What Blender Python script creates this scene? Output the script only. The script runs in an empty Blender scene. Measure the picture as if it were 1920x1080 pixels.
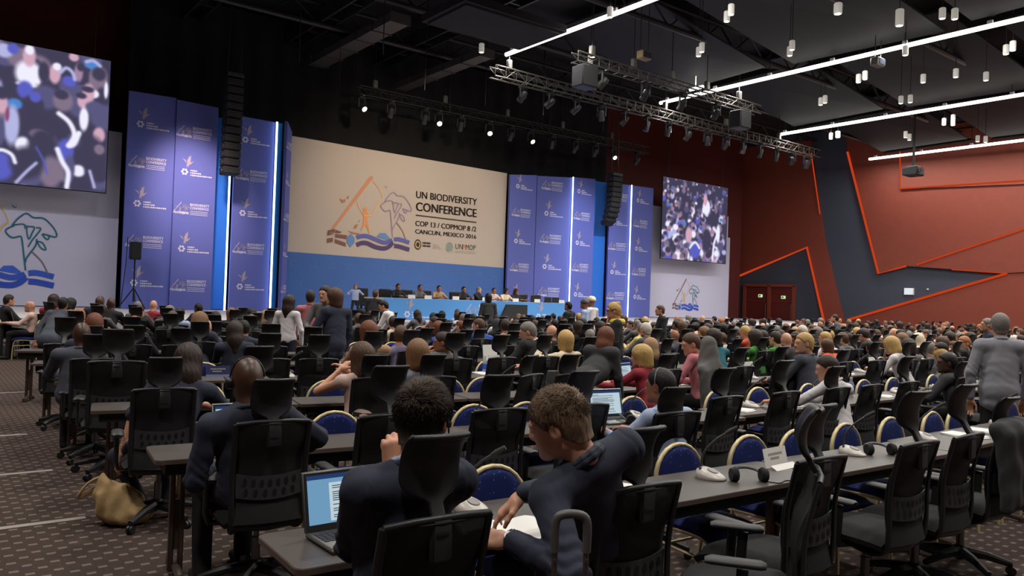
import bpy, math, random
import numpy as np
from mathutils import Vector, Matrix
S = bpy.context.scene
COL = S.collection
R = random.Random(7)
PI = math.pi

# ------------------------------------------------------------------ camera, world, exposure
# world axes: X runs along the table rows (to the right), Y towards the stage, Z up
YAW, PITCH, ROLL, EYE = math.radians(37.6), math.atan(18/1450), 0.035, 1.75
cam_d = bpy.data.cameras.new('camera'); cam_o = bpy.data.objects.new('camera', cam_d); COL.objects.link(cam_o)
cam_d.sensor_width = 36; cam_d.lens = 36*1450/1920; cam_d.clip_end = 300
_f0 = Vector((math.sin(YAW), math.cos(YAW), 0)); _r0 = Vector((math.cos(YAW), -math.sin(YAW), 0)); _u0 = Vector((0, 0, 1))
_f = _f0*math.cos(PITCH)+_u0*math.sin(PITCH); _u = _u0*math.cos(PITCH)-_f0*math.sin(PITCH)
_r = _r0*math.cos(ROLL)+_u*math.sin(ROLL); _u2 = _u*math.cos(ROLL)-_r0*math.sin(ROLL)
cam_o.matrix_world = Matrix(((_r.x, _u2.x, -_f.x, 0), (_r.y, _u2.y, -_f.y, 0), (_r.z, _u2.z, -_f.z, EYE), (0, 0, 0, 1)))
S.camera = cam_o
S.view_settings.view_transform = 'Standard'; S.view_settings.look = 'None'
S.view_settings.exposure = 0.0; S.view_settings.gamma = 1.0; S.view_settings.use_curve_mapping = False
w = bpy.data.worlds.new('world'); S.world = w; w.use_nodes = True
w.node_tree.nodes['Background'].inputs[0].default_value = (0.05, 0.05, 0.06, 1)
w.node_tree.nodes['Background'].inputs[1].default_value = 0.05

def lamp(kind, name, loc, energy, color=(1, 1, 1), target=None, **kw):
    d = bpy.data.lights.new(name, kind); d.energy = energy; d.color = color
    for k, v in kw.items(): setattr(d, k, v)
    o = bpy.data.objects.new(name, d); COL.objects.link(o); o.location = loc
    if target is not None:
        o.rotation_euler = (Vector(target)-Vector(loc)).to_track_quat('-Z', 'Y').to_euler()
    return o
# added unseen area lamps standing in for rows of house downlights
for lx in (-2, 6, 14, 22, 31, 40):
    for ly in (0, 7.5, 15, 21.5):
        lamp('AREA', 'house_standin_light', (lx, ly, 10.8), 235, (1, .95, .88), shape='DISK', size=1.0, spread=math.radians(125))
# stage spots from the trusses
lamp('SPOT', 'stage_spot', (13.4, 23.4, 9.7), 1250, (1, .78, .58), (17.0, 30.5, 5.6), spot_size=1.5, spot_blend=1, shadow_soft_size=.15)
lamp('SPOT', 'stage_spot', (20.5, 23.4, 9.7), 850, (1, .84, .66), (19.5, 30.5, 5), spot_size=1.5, spot_blend=1, shadow_soft_size=.15)
lamp('SPOT', 'stage_spot', (6.4, 25.0, 9.9), 4600, (1, .76, .7), (8.1, 30.2, 5.2), spot_size=.62, spot_blend=1, shadow_soft_size=.4)
lamp('SPOT', 'stage_spot', (1.0, 24, 9.5), 800, (.84, .84, 1), (3.0, 30.4, 3.2), spot_size=1.2, spot_blend=1, shadow_soft_size=.15)
lamp('SPOT', 'stage_spot', (27, 23, 9.7), 2300, (.85, .88, 1), (28, 30.3, 4), spot_size=.9, spot_blend=1, shadow_soft_size=.15)
lamp('SPOT', 'stage_spot', (34, 23, 9.7), 1300, (.86, .86, 1), (37.5, 30.5, 3), spot_size=.75, spot_blend=1, shadow_soft_size=.15)
lamp('SPOT', 'stage_spot', (16, 15, 9.7), 1500, (1, .93, .85), (17, 25, 2), spot_size=.6, spot_blend=1, shadow_soft_size=.15)
lamp('SPOT', 'wall_washer', (40, 12, 11), 1500, (1, .9, .8), (50, 16, 7), spot_size=1.5, spot_blend=1, shadow_soft_size=.3)

# ------------------------------------------------------------------ materials
MATS = {}
def lin(c): return tuple(((v/255+.055)/1.055)**2.4 if v/255 > .04045 else v/255/12.92 for v in c)
def mat(name, rgb, rough=.6, metal=0.0, emit=None, es=0, noise=0, nscale=20, bump=0, bscale=60, spec=.5, alpha=1, sheen=0):
    if name in MATS: return MATS[name]
    m = bpy.data.materials.new(name); m.use_nodes = True; nt = m.node_tree; b = nt.nodes['Principled BSDF']
    c = lin(rgb); b.inputs['Base Color'].default_value = (*c, 1); b.inputs['Roughness'].default_value = rough
    b.inputs['Metallic'].default_value = metal; b.inputs['Specular IOR Level'].default_value = spec
    if alpha < 1: b.inputs['Alpha'].default_value = alpha
    if sheen: b.inputs['Sheen Weight'].default_value = sheen
    if emit: b.inputs['Emission Color'].default_value = (*lin(emit), 1); b.inputs['Emission Strength'].default_value = es
    if noise or bump:
        tc = nt.nodes.new('ShaderNodeTexCoord')
        if noise:
            n = nt.nodes.new('ShaderNodeTexNoise'); n.inputs['Scale'].default_value = nscale; n.inputs['Detail'].default_value = 4
            nt.links.new(tc.outputs['Object'], n.inputs['Vector'])
            mx = nt.nodes.new('ShaderNodeMix'); mx.data_type = 'RGBA'
            mx.inputs[6].default_value = (*[v*(1-noise) for v in c], 1); mx.inputs[7].default_value = (*[min(1, v*(1+noise)) for v in c], 1)
            nt.links.new(n.outputs['Fac'], mx.inputs[0]); nt.links.new(mx.outputs[2], b.inputs['Base Color'])
        if bump:
            n2 = nt.nodes.new('ShaderNodeTexNoise'); n2.inputs['Scale'].default_value = bscale; n2.inputs['Detail'].default_value = 3
            nt.links.new(tc.outputs['Object'], n2.inputs['Vector'])
            bp = nt.nodes.new('ShaderNodeBump'); bp.inputs['Strength'].default_value = bump; bp.inputs['Distance'].default_value = .02
            nt.links.new(n2.outputs['Fac'], bp.inputs['Height']); nt.links.new(bp.outputs[0], b.inputs['Normal'])
    MATS[name] = m; return m
def glow(name, rgb, es):
    if name in MATS: return MATS[name]
    m = bpy.data.materials.new(name); m.use_nodes = True; nt = m.node_tree; nt.nodes.clear()
    e = nt.nodes.new('ShaderNodeEmission'); e.inputs[0].default_value = (*lin(rgb), 1); e.inputs[1].default_value = es
    o = nt.nodes.new('ShaderNodeOutputMaterial'); nt.links.new(e.outputs[0], o.inputs[0]); MATS[name] = m; return m
def node_mat(name, fn, rough=.7, spec=.4):
    if name in MATS: return MATS[name]
    m = bpy.data.materials.new(name); m.use_nodes = True; nt = m.node_tree; b = nt.nodes['Principled BSDF']
    b.inputs['Roughness'].default_value = rough; b.inputs['Specular IOR Level'].default_value = spec
    fn(nt, b); MATS[name] = m; return m

# ------------------------------------------------------------------ mesh builder
class MB:
    def __init__(s): s.v = []; s.f = []; s.m = []; s.n = 0
    def add(s, v, f, m=0, M=None):
        v = [Vector(p) for p in v]
        if M is not None: v = [M @ p for p in v]
        b = len(s.v); s.v += [tuple(p) for p in v]; s.f += [tuple(i+b for i in q) for q in f]; s.m += [m]*len(f); return s
    def box(s, c, d, m=0, M=None, bev=0):
        x, y, z = d[0]/2, d[1]/2, d[2]/2
        if bev <= 0:
            v = [(c[0]+i*x, c[1]+j*y, c[2]+k*z) for i in (-1, 1) for j in (-1, 1) for k in (-1, 1)]
            return s.add(v, [(0, 1, 3, 2), (4, 6, 7, 5), (0, 4, 5, 1), (2, 3, 7, 6), (0, 2, 6, 4), (1, 5, 7, 3)], m, M)
        b = min(bev, x, y, z)*.999; v = []; idx = {}
        for i in (-1, 1):
            for j in (-1, 1):
                for k in (-1, 1):
                    for a in range(3):
                        q = [i*(x-b), j*(y-b), k*(z-b)]; q[a] += (i, j, k)[a]*b
                        idx[i, j, k, a] = len(v); v.append((c[0]+q[0], c[1]+q[1], c[2]+q[2]))
        f = []
        for a in range(3):
            o = [t for t in range(3) if t != a]
            for sg in (-1, 1):
                q = []
                for p, r in ((-1, -1), (1, -1), (1, 1), (-1, 1)):
                    t = [0]*3; t[a] = sg; t[o[0]] = p; t[o[1]] = r; q.append(idx[(*t, a)])
                f.append(q if (sg > 0) == (a != 1) else q[::-1])
            for p in (-1, 1):
                for r in (-1, 1):
                    t0 = [0]*3; t0[a] = -1; t0[o[0]] = p; t0[o[1]] = r; t1 = list(t0); t1[a] = 1
                    f.append([idx[(*t0, o[0])], idx[(*t1, o[0])], idx[(*t1, o[1])], idx[(*t0, o[1])]])
        for i in (-1, 1):
            for j in (-1, 1):
                for k in (-1, 1): f.append([idx[i, j, k, 0], idx[i, j, k, 1], idx[i, j, k, 2]])
        return s.add(v, f, m, M)
    def tube(s, pts, r, n=8, m=0, caps=True, M=None, flat=1.0, ref=None):
        P = [Vector(p) for p in pts]; rs = r if isinstance(r, (list, tuple)) else [r]*len(P); v = []; f = []
        prev = None
        for i, p in enumerate(P):
            t = ((P[min(i+1, len(P)-1)]-P[max(i-1, 0)])).normalized()
            if prev is None:
                u = Vector(ref) if ref else (Vector((0, 0, 1)) if abs(t.z) < .9 else Vector((1, 0, 0)))
            else: u = prev
            u = (u-t*u.dot(t)).normalized(); prev = u; w2 = t.cross(u)
            for k in range(n):
                a = 2*PI*(k+.5)/n
                v.append(p+(u*math.cos(a)*flat+w2*math.sin(a))*rs[i])
        for i in range(len(P)-1):
            for k in range(n):
                f.append((i*n+k, i*n+(k+1) % n, (i+1)*n+(k+1) % n, (i+1)*n+k))
        if caps: f += [tuple(range(n))[::-1], tuple((len(P)-1)*n+k for k in range(n))]
        return s.add(v, f, m, M)
    def cyl(s, a, b, r, n=12, m=0, r2=None): return s.tube([a, b], [r, r if r2 is None else r2], n, m)
    def lathe(s, prof, n=16, m=0, M=None):
        v = []; f = []
        for r, z in prof:
            for k in range(n): v.append((r*math.cos(2*PI*k/n), r*math.sin(2*PI*k/n), z))
        for i in range(len(prof)-1):
            for k in range(n): f.append((i*n+k, i*n+(k+1) % n, (i+1)*n+(k+1) % n, (i+1)*n+k))
        f += [tuple(range(n))[::-1], tuple((len(prof)-1)*n+k for k in range(n))]
        return s.add(v, f, m, M)
    def prism(s, poly, y0, y1, m=0, M=None):     # polygon in (x, z), extruded along y
        n = len(poly); v = [(x, y0, z) for x, z in poly]+[(x, y1, z) for x, z in poly]
        f = [tuple(range(n)), tuple(range(2*n-1, n-1, -1))]+[(k, k+n, (k+1) % n+n, (k+1) % n) for k in range(n)]
        return s.add(v, f, m, M)
    def slab(s, poly, z0, z1, m=0, M=None):      # polygon in (x, y), extruded along z
        n = len(poly); v = [(x, y, z0) for x, y in poly]+[(x, y, z1) for x, y in poly]
        f = [tuple(range(n))[::-1], tuple(range(n, 2*n))]+[(k, (k+1) % n, (k+1) % n+n, k+n) for k in range(n)]
        return s.add(v, f, m, M)
    def sheet(s, fn, nu, nv, th, m=0, M=None):   # fn(u,v)->point ; thickened along its normal
        P = [[Vector(fn(i/nu, j/nv)) for j in range(nv+1)] for i in range(nu+1)]
        top = []; bot = []
        for i in range(nu+1):
            for j in range(nv+1):
                du = P[min(i+1, nu)][j]-P[max(i-1, 0)][j]; dv = P[i][min(j+1, nv)]-P[i][max(j-1, 0)]
                nn = du.cross(dv)
                nn = nn.normalized() if nn.length > 1e-9 else Vector((0, 1, 0))
                e = th/2*(1 if 0 < i < nu and 0 < j < nv else .45)
                top.append(P[i][j]+nn*e); bot.append(P[i][j]-nn*e)
        N = (nu+1)*(nv+1); f = []
        g = lambda i, j: i*(nv+1)+j
        for i in range(nu):
            for j in range(nv):
                f.append((g(i, j), g(i+1, j), g(i+1, j+1), g(i, j+1))); f.append((N+g(i, j), N+g(i, j+1), N+g(i+1, j+1), N+g(i+1, j)))
        for i in range(nu):
            f.append((g(i, 0), N+g(i, 0), N+g(i+1, 0), g(i+1, 0))); f.append((g(i, nv), g(i+1, nv), N+g(i+1, nv), N+g(i, nv)))
        for j in range(nv):
            f.append((g(0, j), g(0, j+1), N+g(0, j+1), N+g(0, j))); f.append((g(nu, j), N+g(nu, j), N+g(nu, j+1), g(nu, j+1)))
        return s.add(top+bot, f, m, M)
    def mesh(s, name, mats, smooth=None):
        me = bpy.data.meshes.new(name); me.from_pydata(s.v, [], s.f)
        for k in (mats if isinstance(mats, (list, tuple)) else [mats]): me.materials.append(k)
        if any(s.m): me.polygons.foreach_set('material_index', s.m)
        if smooth is not None:
            me.polygons.foreach_set('use_smooth', [True]*len(me.polygons))
            try: me.set_sharp_from_angle(angle=math.radians(smooth))
            except Exception: pass
        me.update(); return me
    def build(s, name, mats, parent=None, smooth=40, loc=None, rz=0):
        return link(name, s.mesh(name, mats, smooth), parent, loc, rz)
def link(name, me, parent=None, loc=None, rz=0):
    o = bpy.data.objects.new(name, me); COL.objects.link(o)
    if parent is not None: o.parent = parent
    if loc is not None: o.location = loc
    if rz: o.rotation_euler = (0, 0, rz)
    return o
def tag(o, label, cat, group=None, kind=None):
    o['label'] = label; o['category'] = cat
    if group: o['group'] = group
    if kind: o['kind'] = kind
    return o
def struct(o): o['kind'] = 'structure'; return o
def thing(name, label, cat, loc=(0, 0, 0), rz=0, group=None):
    o = bpy.data.objects.new(name, None); COL.objects.link(o); o.location = loc; o.rotation_euler = (0, 0, rz); o.empty_display_size = .1
    return tag(o, label, cat, group)
def dup(root, loc, rz, label, group=None, skip=()):
    r = root.copy(); COL.objects.link(r); r.location = loc; r.rotation_euler = (0, 0, rz); r['label'] = label
    if group: r['group'] = group
    for ch in KIDS.get(root.name, root.children):
        if ch.name.split('.')[0] in skip: continue
        c = ch.copy(); COL.objects.link(c); c.parent = r
        for g in ch.children:
            d = g.copy(); COL.objects.link(d); d.parent = c
    return r
KIDS = {}
ORD = 'first second third fourth fifth sixth seventh eighth ninth tenth eleventh twelfth thirteenth fourteenth fifteenth sixteenth seventeenth eighteenth nineteenth twentieth'.split()
def nth(n):
    if n < 20: return ORD[n]
    n += 1
    return '%d%s' % (n, {1: 'st', 2: 'nd', 3: 'rd'}.get(n % 10, 'th'))
def text_mesh(mb, txt, x0, x1, z0, z1, y, m=0, bold=0.0):   # flat lettering on a wall facing -Y, fitted to a box
    cu = bpy.data.curves.new('t', 'FONT'); cu.body = txt; cu.resolution_u = 3; cu.offset = bold
    o = bpy.data.objects.new('t', cu); COL.objects.link(o)
    dg = bpy.context.evaluated_depsgraph_get(); dg.update(); me = bpy.data.meshes.new_from_object(o.evaluated_get(dg))
    vs = [v.co.copy() for v in me.vertices]; fs = [tuple(p.vertices) for p in me.polygons]
    bpy.data.objects.remove(o); bpy.data.curves.remove(cu); bpy.data.meshes.remove(me)
    ax, bx = min(v.x for v in vs), max(v.x for v in vs); az, bz = min(v.y for v in vs), max(v.y for v in vs)
    mb.add([(x0+(v.x-ax)/(bx-ax)*(x1-x0), y, z0+(v.y-az)/(bz-az)*(z1-z0)) for v in vs], fs, m)
def stroke(mb, pts, w, y, m=0, tip=None):                  # flat stroke in the (x,z) plane facing -Y
    P = [Vector((p[0], 0, p[1])) for p in pts]; v = []; f = []
    for i, p in enumerate(P):
        t = (P[min(i+1, len(P)-1)]-P[max(i-1, 0)]).normalized(); n = Vector((-t.z, 0, t.x))
        ww = w if tip is None else w*(1+(tip-1)*i/(len(P)-1))
        v += [(p.x+n.x*ww/2, y, p.z+n.z*ww/2), (p.x-n.x*ww/2, y, p.z-n.z*ww/2)]
    for i in range(len(P)-1): f.append((2*i, 2*i+1, 2*i+3, 2*i+2))
    mb.add(v, f, m)
def smoothline(pts, k=4):
    out = []; n = len(pts)
    for i in range(n-1):
        p0, p1, p2, p3 = pts[max(i-1, 0)], pts[i], pts[i+1], pts[min(i+2, n-1)]
        for j in range(k):
            t = j/k
            out.append(tuple(.5*(2*b+(c-a)*t+(2*a-5*b+4*c-d)*t*t+(3*b-a-3*c+d)*t**3) for a, b, c, d in zip(p0, p1, p2, p3)))
    return out+[tuple(pts[-1])]
def fillpoly(mb, pts, y, m=0): mb.add([(x, y, z) for x, z in pts], [tuple(range(len(pts)))], m)
# ------------------------------------------------------------------ drawings measured in metres
LOGO_C = (15.471, 5.227, 3.993)
LOGO_HEAD = (-0.0408, 0.0288)
LOGO_FILL = [('mast', [(-0.4415, -0.2314), (-0.3892, -0.2021), (0.0411, 0.3862), (0.0233, 0.3997), (0.0005, 0.3989)]), ('bird', [(-0.3516, 0.1172), (-0.31, 0.1054), (-0.278, 0.12), (-0.282, 0.0841), (-0.3196, 0.0751)]), ('bird', [(-0.2725, 0.1205), (-0.2595, 0.1493), (-0.2402, 0.1573), (-0.2452, 0.1235)]), ('man', [(-0.0629, -0.0418), (-0.0789, -0.0075), (-0.0516, 0.0155), (-0.017, -0.0018), (-0.0025, -0.026), (-0.019, -0.0636), (0.0068, -0.1643), (0.0243, -0.2299), (0.0128, -0.2256), (-0.0285, -0.1342), (-0.0851, -0.2109), (-0.0899, -0.2031), (-0.0579, -0.1082)]), ('bird', [(-0.1748, -0.1946), (-0.1568, -0.1473), (-0.1185, -0.136), (-0.1387, -0.1816)]), ('bird', [(-0.1302, -0.1195), (-0.1145, -0.0977), (-0.0962, -0.0809), (-0.1114, -0.1129)]), ('brick', [(-0.4681, -0.2337), (-0.3889, -0.2091), (-0.3874, -0.2489), (-0.4671, -0.2554)]), ('brick', [(-0.4723, -0.2587), (-0.3869, -0.259), (-0.4708, -0.2915)]), ('brick', [(-0.3812, -0.2166), (-0.307, -0.2357), (-0.3281, -0.2504), (-0.3797, -0.2514)]), ('brick', [(-0.3837, -0.2617), (-0.2457, -0.2662), (-0.2497, -0.3068), (-0.3822, -0.2968)]), ('brick', [(-0.4721, -0.3183), (-0.4065, -0.3045), (-0.4047, -0.3484), (-0.4701, -0.3649)]), ('brick', [(-0.3847, -0.3148), (-0.259, -0.3479), (-0.2539, -0.3879), (-0.3829, -0.3569)]), ('blue', [(-0.2026, -0.2447), (-0.1565, -0.2898), (-0.1545, -0.3406), (-0.2044, -0.3927), (-0.2484, -0.3371), (-0.2394, -0.286)]), ('blue', [(0.1077, -0.2544), (0.1407, -0.2124), (0.2104, -0.2069), (0.2712, -0.2577), (0.29, -0.2795), (0.2014, -0.2715)]), ('bird', [(-0.2424, -0.2154), (-0.1868, -0.2261), (-0.1019, -0.2367), (-0.1082, -0.2474), (-0.1863, -0.2432)]), ('violet', [(0.1791, 0.3248), (0.2071, 0.2968), (0.2189, 0.3243), (0.2131, 0.2923), (0.1918, 0.298)])]
LOGO_LINE = [('rope', [(0.0371, 0.3444), (0.1087, 0.2802), (0.1397, 0.2317), (0.162, 0.1716)], 0.0078), ('rope', [(0.1625, 0.1613), (0.1265, 0.1345), (0.0944, 0.0711), (0.0461, -0.0113), (0.0015, -0.0361), (-0.0441, -0.0301)], 0.013), ('rope', [(-0.1395, 0.1089), (-0.1265, 0.0594), (-0.0964, 0.0113), (-0.0616, -0.0163)], 0.0091), ('blue2', [(-0.1347, -0.283), (-0.0741, -0.2612), (-0.0065, -0.258), (0.0859, -0.282), (0.1913, -0.3108), (0.2612, -0.2983), (0.3015, -0.2765)], 0.0443), ('blue2', [(0.3251, -0.2695), (0.3904, -0.2627), (0.5189, -0.2905)], 0.0443), ('plum', [(-0.1315, -0.3624), (-0.0709, -0.3366), (-0.0033, -0.3348), (0.0894, -0.3666), (0.1941, -0.3784), (0.2635, -0.3529), (0.3085, -0.3023)], 0.0469), ('plum', [(0.3281, -0.3398), (0.3939, -0.3439), (0.5222, -0.3704)], 0.0469), ('line', [(0.3471, -0.0811), (0.4225, -0.1615), (0.4753, -0.2692)], 0.0104), ('violet', [(0.2076, 0.14), (0.1565, 0.1084), (0.1485, 0.0764), (0.1946, 0.0341), (0.2527, 0.0501), (0.2665, 0.0253), (0.2815, -0.0784), (0.3038, -0.2449)], 0.0117), ('violet', [(0.3008, -0.1716), (0.3075, -0.134), (0.3686, -0.0285), (0.3782, 0.0358)], 0.0117), ('violet', [(0.1903, 0.138), (0.2287, 0.1996), (0.2915, 0.2537), (0.3464, 0.2209), (0.4245, 0.2209), (0.4941, 0.1535), (0.5272, 0.0927), (0.5164, 0.0629), (0.4608, 0.0756), (0.4182, 0.0799), (0.4565, 0.0358), (0.4736, 0.0661)], 0.0117), ('violet', [(0.1958, 0.144), (0.2752, 0.1575), (0.2875, 0.1197)], 0.0104), ('violet', [(0.29, 0.1433), (0.314, 0.1405), (0.3559, 0.1372), (0.3401, 0.0849), (0.3186, 0.0301), (0.3023, 0.0811), (0.3, 0.1337)], 0.0104), ('violet', [(0.3156, -0.0386), (0.3428, 0.022), (0.4045, 0.1252), (0.3679, 0.1352)], 0.0104), ('violet', [(0.3789, 0.0148), (0.4215, 0.006), (0.4505, -0.0531), (0.4112, -0.0406), (0.3789, 0.0148)], 0.0104)]
TITLE = [('UN BIODIVERSITY', 17.815, 21.167, 6.114, 6.434, 0.0), ('CONFERENCE', 17.83, 21.171, 5.537, 5.93, 0.02), ('COP 13 / COPMOP 8 /2', 17.829, 21.18, 4.85, 5.085, 0), ('CANCUN, MEXICO 2016', 17.835, 21.197, 4.478, 4.7, 0)]
SMALL = {'seal': (17.85, 18.132, 3.781, 4.239), 't1': (18.227, 18.669, 3.906, 4.174), 't2': (18.773, 19.259, 3.879, 4.162), 'globe': (19.507, 19.905, 3.836, 4.167), 'unm': (20.03, 21.186, 3.948, 4.194)}
CANS = [(19.03, 14.44), (19.4, 14.87), (21.22, 12.29), (23.2, 11.44), (24.05, 10.23), (23.75, 10.45), (21.16, 17.23), (21.45, 17.6), (23.14, 15.02), (23.63, 15.42), (26.32, 12.75), (28.28, 15.45), (28.06, 15.08), (29.95, 13.81), (30.08, 12.7), (31.25, 12.13), (28.52, 10.48), (28.27, 10.19), (30.35, 18.24), (30.16, 17.93), (32.37, 15.81), (32.47, 15.47), (37.43, 16.26), (37.39, 15.85), (36.85, 21.52), (36.74, 21.08), (38.93, 18.73), (39.65, 18.88), (42.2, 16.69), (42.58, 16.47), (16.55, 17.05), (18.86, 20.25), (19.35, 20.89), (15.65, 22.59)]
TAPES = [((-4, 6.48), (1.06, 6.48)), ((-4, 8.26), (1.06, 8.26)), ((-4, 10.33), (1.06, 10.33)), ((-4, 14.25), (1.42, 14.25))]
# ------------------------------------------------------------------ the hall itself
def carpet(nt, b):
    tc = nt.nodes.new('ShaderNodeTexCoord'); sx = nt.nodes.new('ShaderNodeSeparateXYZ'); nt.links.new(tc.outputs['Object'], sx.inputs[0])
    def M(op, a, c=None):
        n = nt.nodes.new('ShaderNodeMath'); n.operation = op
        for i, v in enumerate((a, c)):
            if v is None: continue
            if isinstance(v, (int, float)): n.inputs[i].default_value = v
            else: nt.links.new(v, n.inputs[i])
        return n.outputs[0]
    yy = M('DIVIDE', sx.outputs[1], .085); row = M('FLOOR', yy); fy = M('SUBTRACT', yy, row)
    xx = M('ADD', M('DIVIDE', sx.outputs[0], .15), M('MULTIPLY', row, .5)); fx = M('SUBTRACT', xx, M('FLOOR', xx))
    inside = M('MULTIPLY', M('LESS_THAN', M('ABSOLUTE', M('SUBTRACT', fx, .5)), .17), M('LESS_THAN', M('ABSOLUTE', M('SUBTRACT', fy, .5)), .2))
    n = nt.nodes.new('ShaderNodeTexNoise'); n.inputs['Scale'].default_value = 45; n.inputs['Detail'].default_value = 5
    nt.links.new(tc.outputs['Object'], n.inputs['Vector'])
    m1 = nt.nodes.new('ShaderNodeMix'); m1.data_type = 'RGBA'; m1.inputs[6].default_value = (*lin((52, 43, 40)), 1); m1.inputs[7].default_value = (*lin((80, 68, 63)), 1)
    nt.links.new(n.outputs['Fac'], m1.inputs[0])
    m2 = nt.nodes.new('ShaderNodeMix'); m2.data_type = 'RGBA'; m2.inputs[7].default_value = (*lin((124, 108, 101)), 1)
    nt.links.new(M('MULTIPLY', inside, .8), m2.inputs[0]); nt.links.new(m1.outputs[2], m2.inputs[6]); nt.links.new(m2.outputs[2], b.inputs['Base Color'])
M_carpet = node_mat('carpet', carpet, .95, .1)
M_black = mat('black paint', (20, 20, 23), .8)
M_dark = mat('dark drape', (27, 27, 30), .95, noise=.3, nscale=3)
M_maroon = mat('maroon wall', (104, 42, 38), .7, noise=.15, nscale=2)
M_slate = mat('slate wall', (66, 70, 84), .8, noise=.1, nscale=30)
M_red = mat('terracotta wood cladding', (132, 58, 40), .6, noise=.12, nscale=2.5)
M_steel = mat('dark steel', (46, 46, 50), .5, .3)
M_grey = mat('grey metal', (120, 118, 114), .45, .5)
M_white = mat('white plastic', (214, 212, 208), .5)
M_led = glow('cool white LED', (200, 225, 255), 4.5)
M_tube = glow('white LED tube', (255, 250, 240), 5)
M_orange = glow('orange LED edge', (255, 88, 40), .5)

struct(MB().box((20, 9, -.1), (64, 54, .2)).build('floor', M_carpet))
struct(MB().box((20, 9, 13.6), (64, 54, .2)).build('ceiling', M_black))
struct(MB().box((17, 33.6, 6.8), (58, .3, 13.8)).build('wall_back', M_maroon))
struct(MB().box((-11, 9, 6.8), (.3, 54, 13.8)).build('wall_left', M_maroon))
struct(MB().box((20, -16, 6.8), (64, .3, 13.8)).build('wall_front', M_maroon))
WD = Vector((.16113, -.98693, 0)); WP = Vector((47.15, 28.76, 0))
WN = Vector((-.98693, -.16113, 0))                                   # wall normal, into the room
MW = Matrix(((WD.x, -WN.x, 0, WP.x), (WD.y, -WN.y, 0, WP.y), (0, 0, 1, 0), (0, 0, 0, 1)))   # local x along the wall, y into it
b = MB(); b.box((18, .25, 6.8), (48, .3, 13.8), M=MW); struct(b.build('wall_right', M_slate))
ntrim = [0]
def trim(mb, m, smooth=None):
    ntrim[0] += 1; return struct(mb.build('trim_%d' % ntrim[0], m, smooth=smooth))
def wall_panel(poly, th=.14, y0=.1):
    b = MB(); b.prism(poly, y0-th, y0, M=MW); trim(b, M_red)
def wall_led(pts, wd=.13, y=-.1):
    b = MB(); P = [Vector((x, y, z)) for x, z in pts]
    b.tube(P, wd/2, 6, M=MW); trim(b, M_orange)
wall_panel([(-6.2, 13), (-.12, 13), (-.11, 12.19), (.99, 6.09), (2.62, -.1), (1.3, -.1), (-.2, 5.79), (-5.04, 3.83), (-5.6, 3.6), (-6.2, 3.6)])
wall_panel([(2.1, 13), (2.26, 11.94), (4.38, 4.06), (5.98, 4.53), (11.32, 4.12), (30, 5.4), (30, 13)])
wall_panel([(2.3, .95), (2.58, 1.07), (11.32, 4.12), (30, 5.4), (30, -.1), (2.3, -.1)], .16)
wall_panel([(5.48, 12.6), (30, 12.6), (30, 8.6), (5.55, 9.29)], .2, 0)
wall_panel([(5.98, 4.53), (6.44, 4.56), (12.03, 6.58), (30, 12), (30, 5.4), (11.32, 4.12)], .12, -.03)
wall_led([(-5.04, 3.83), (-.2, 5.79), (1.3, .05)], .16)
wall_led([(2.26, 11.94), (4.38, 4.06), (5.98, 4.53)], .14)
wall_led([(8.5, 4.33), (11.32, 4.12)], .1); wall_led([(11.3, 4.1), (2.58, 1.07)], .16)
wall_led([(5.47, 11.9), (5.54, 9.3), (12.5, 9.3)], .1, -.2); wall_led([(6.6, 4.6), (12.4, 6.7)], .1, -.18)
wall_led([(-.1, 12.1), (.6, 8)], .07)
# double doors with their transoms
M_door = mat('dark red door', (104, 34, 28), .45)
b = MB()
for x in (-4.55, -2.74, -1.0): b.box((x, -.06, 1.6), (.2, .2, 3.3), 0, MW)
b.box((-2.77, -.06, 3.22), (3.7, .2, .2), 0, MW)
for x in (-3.65, -1.87):
    b.box((x, .02, 1.05), (1.6, .06, 2.1), 1, MW); b.box((x, .02, 2.65), (1.6, .06, .95), 1, MW); b.box((x, -.01, 2.13), (1.6, .1, .05), 0, MW)
door = struct(b.build('door_1', [M_red, M_door], smooth=None))
for x in (-2.98, -1.17):
    b = MB(); b.tube([(x, -.1, .3), (x, -.1, 1.95)], .03, 8, M=MW); b.build('door_handle', M_grey, door)
M_exit = glow('green exit sign', (196, 236, 170), 1.0); M_exitd = mat('exit sign green', (30, 120, 60), .5)
for i, (x, z) in enumerate(((-3.4, 2.48), (-1.75, 2.42))):
    t = thing('exit_sign', 'small lit green exit sign over the %s leaf of the red double door' % ('stage-side' if i == 0 else 'hall-side'), 'exit sign', MW @ Vector((x, -.02, z)))
    Ml = Matrix(((WD.x, -WN.x, 0, 0), (WD.y, -WN.y, 0, 0), (0, 0, 1, 0), (0, 0, 0, 1)))
    bb = MB(); bb.box((0, 0, 0), (.3, .05, .2), 0, Ml); bb.build('panel', M_exit, t)
    bb = MB(); bb.prism([(-.1, -.05), (-.02, -.05), (-.02, -.07), (.04, 0), (-.02, .07), (-.02, .05), (-.1, .05)], -.034, -.027, 0, Ml); bb.build('arrow', M_exitd, t)
t = thing('wall_light_panel', 'small square white lit panel on the dark star-shaped wall recess', 'wall light', MW @ Vector((6.15, .06, 2.98)))
bb = MB(); bb.box((0, 0, 0), (.56, .1, .42), 0, Ml); bb.build('housing', M_white, t)
bb = MB(); bb.box((-.02, -.055, 0), (.48, .02, .38), 0, Ml); bb.build('diffuser', glow('panel light', (236, 242, 250), .9), t)
bb = MB(); bb.box((0, 0, 0), (.1, .06, .1), 0, Ml); o = bb.build('wall_sensor', M_white, loc=MW @ Vector((7.19, .06, 3.14))); tag(o, 'tiny white sensor box right of the lit panel on the dark wall', 'sensor')
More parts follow.
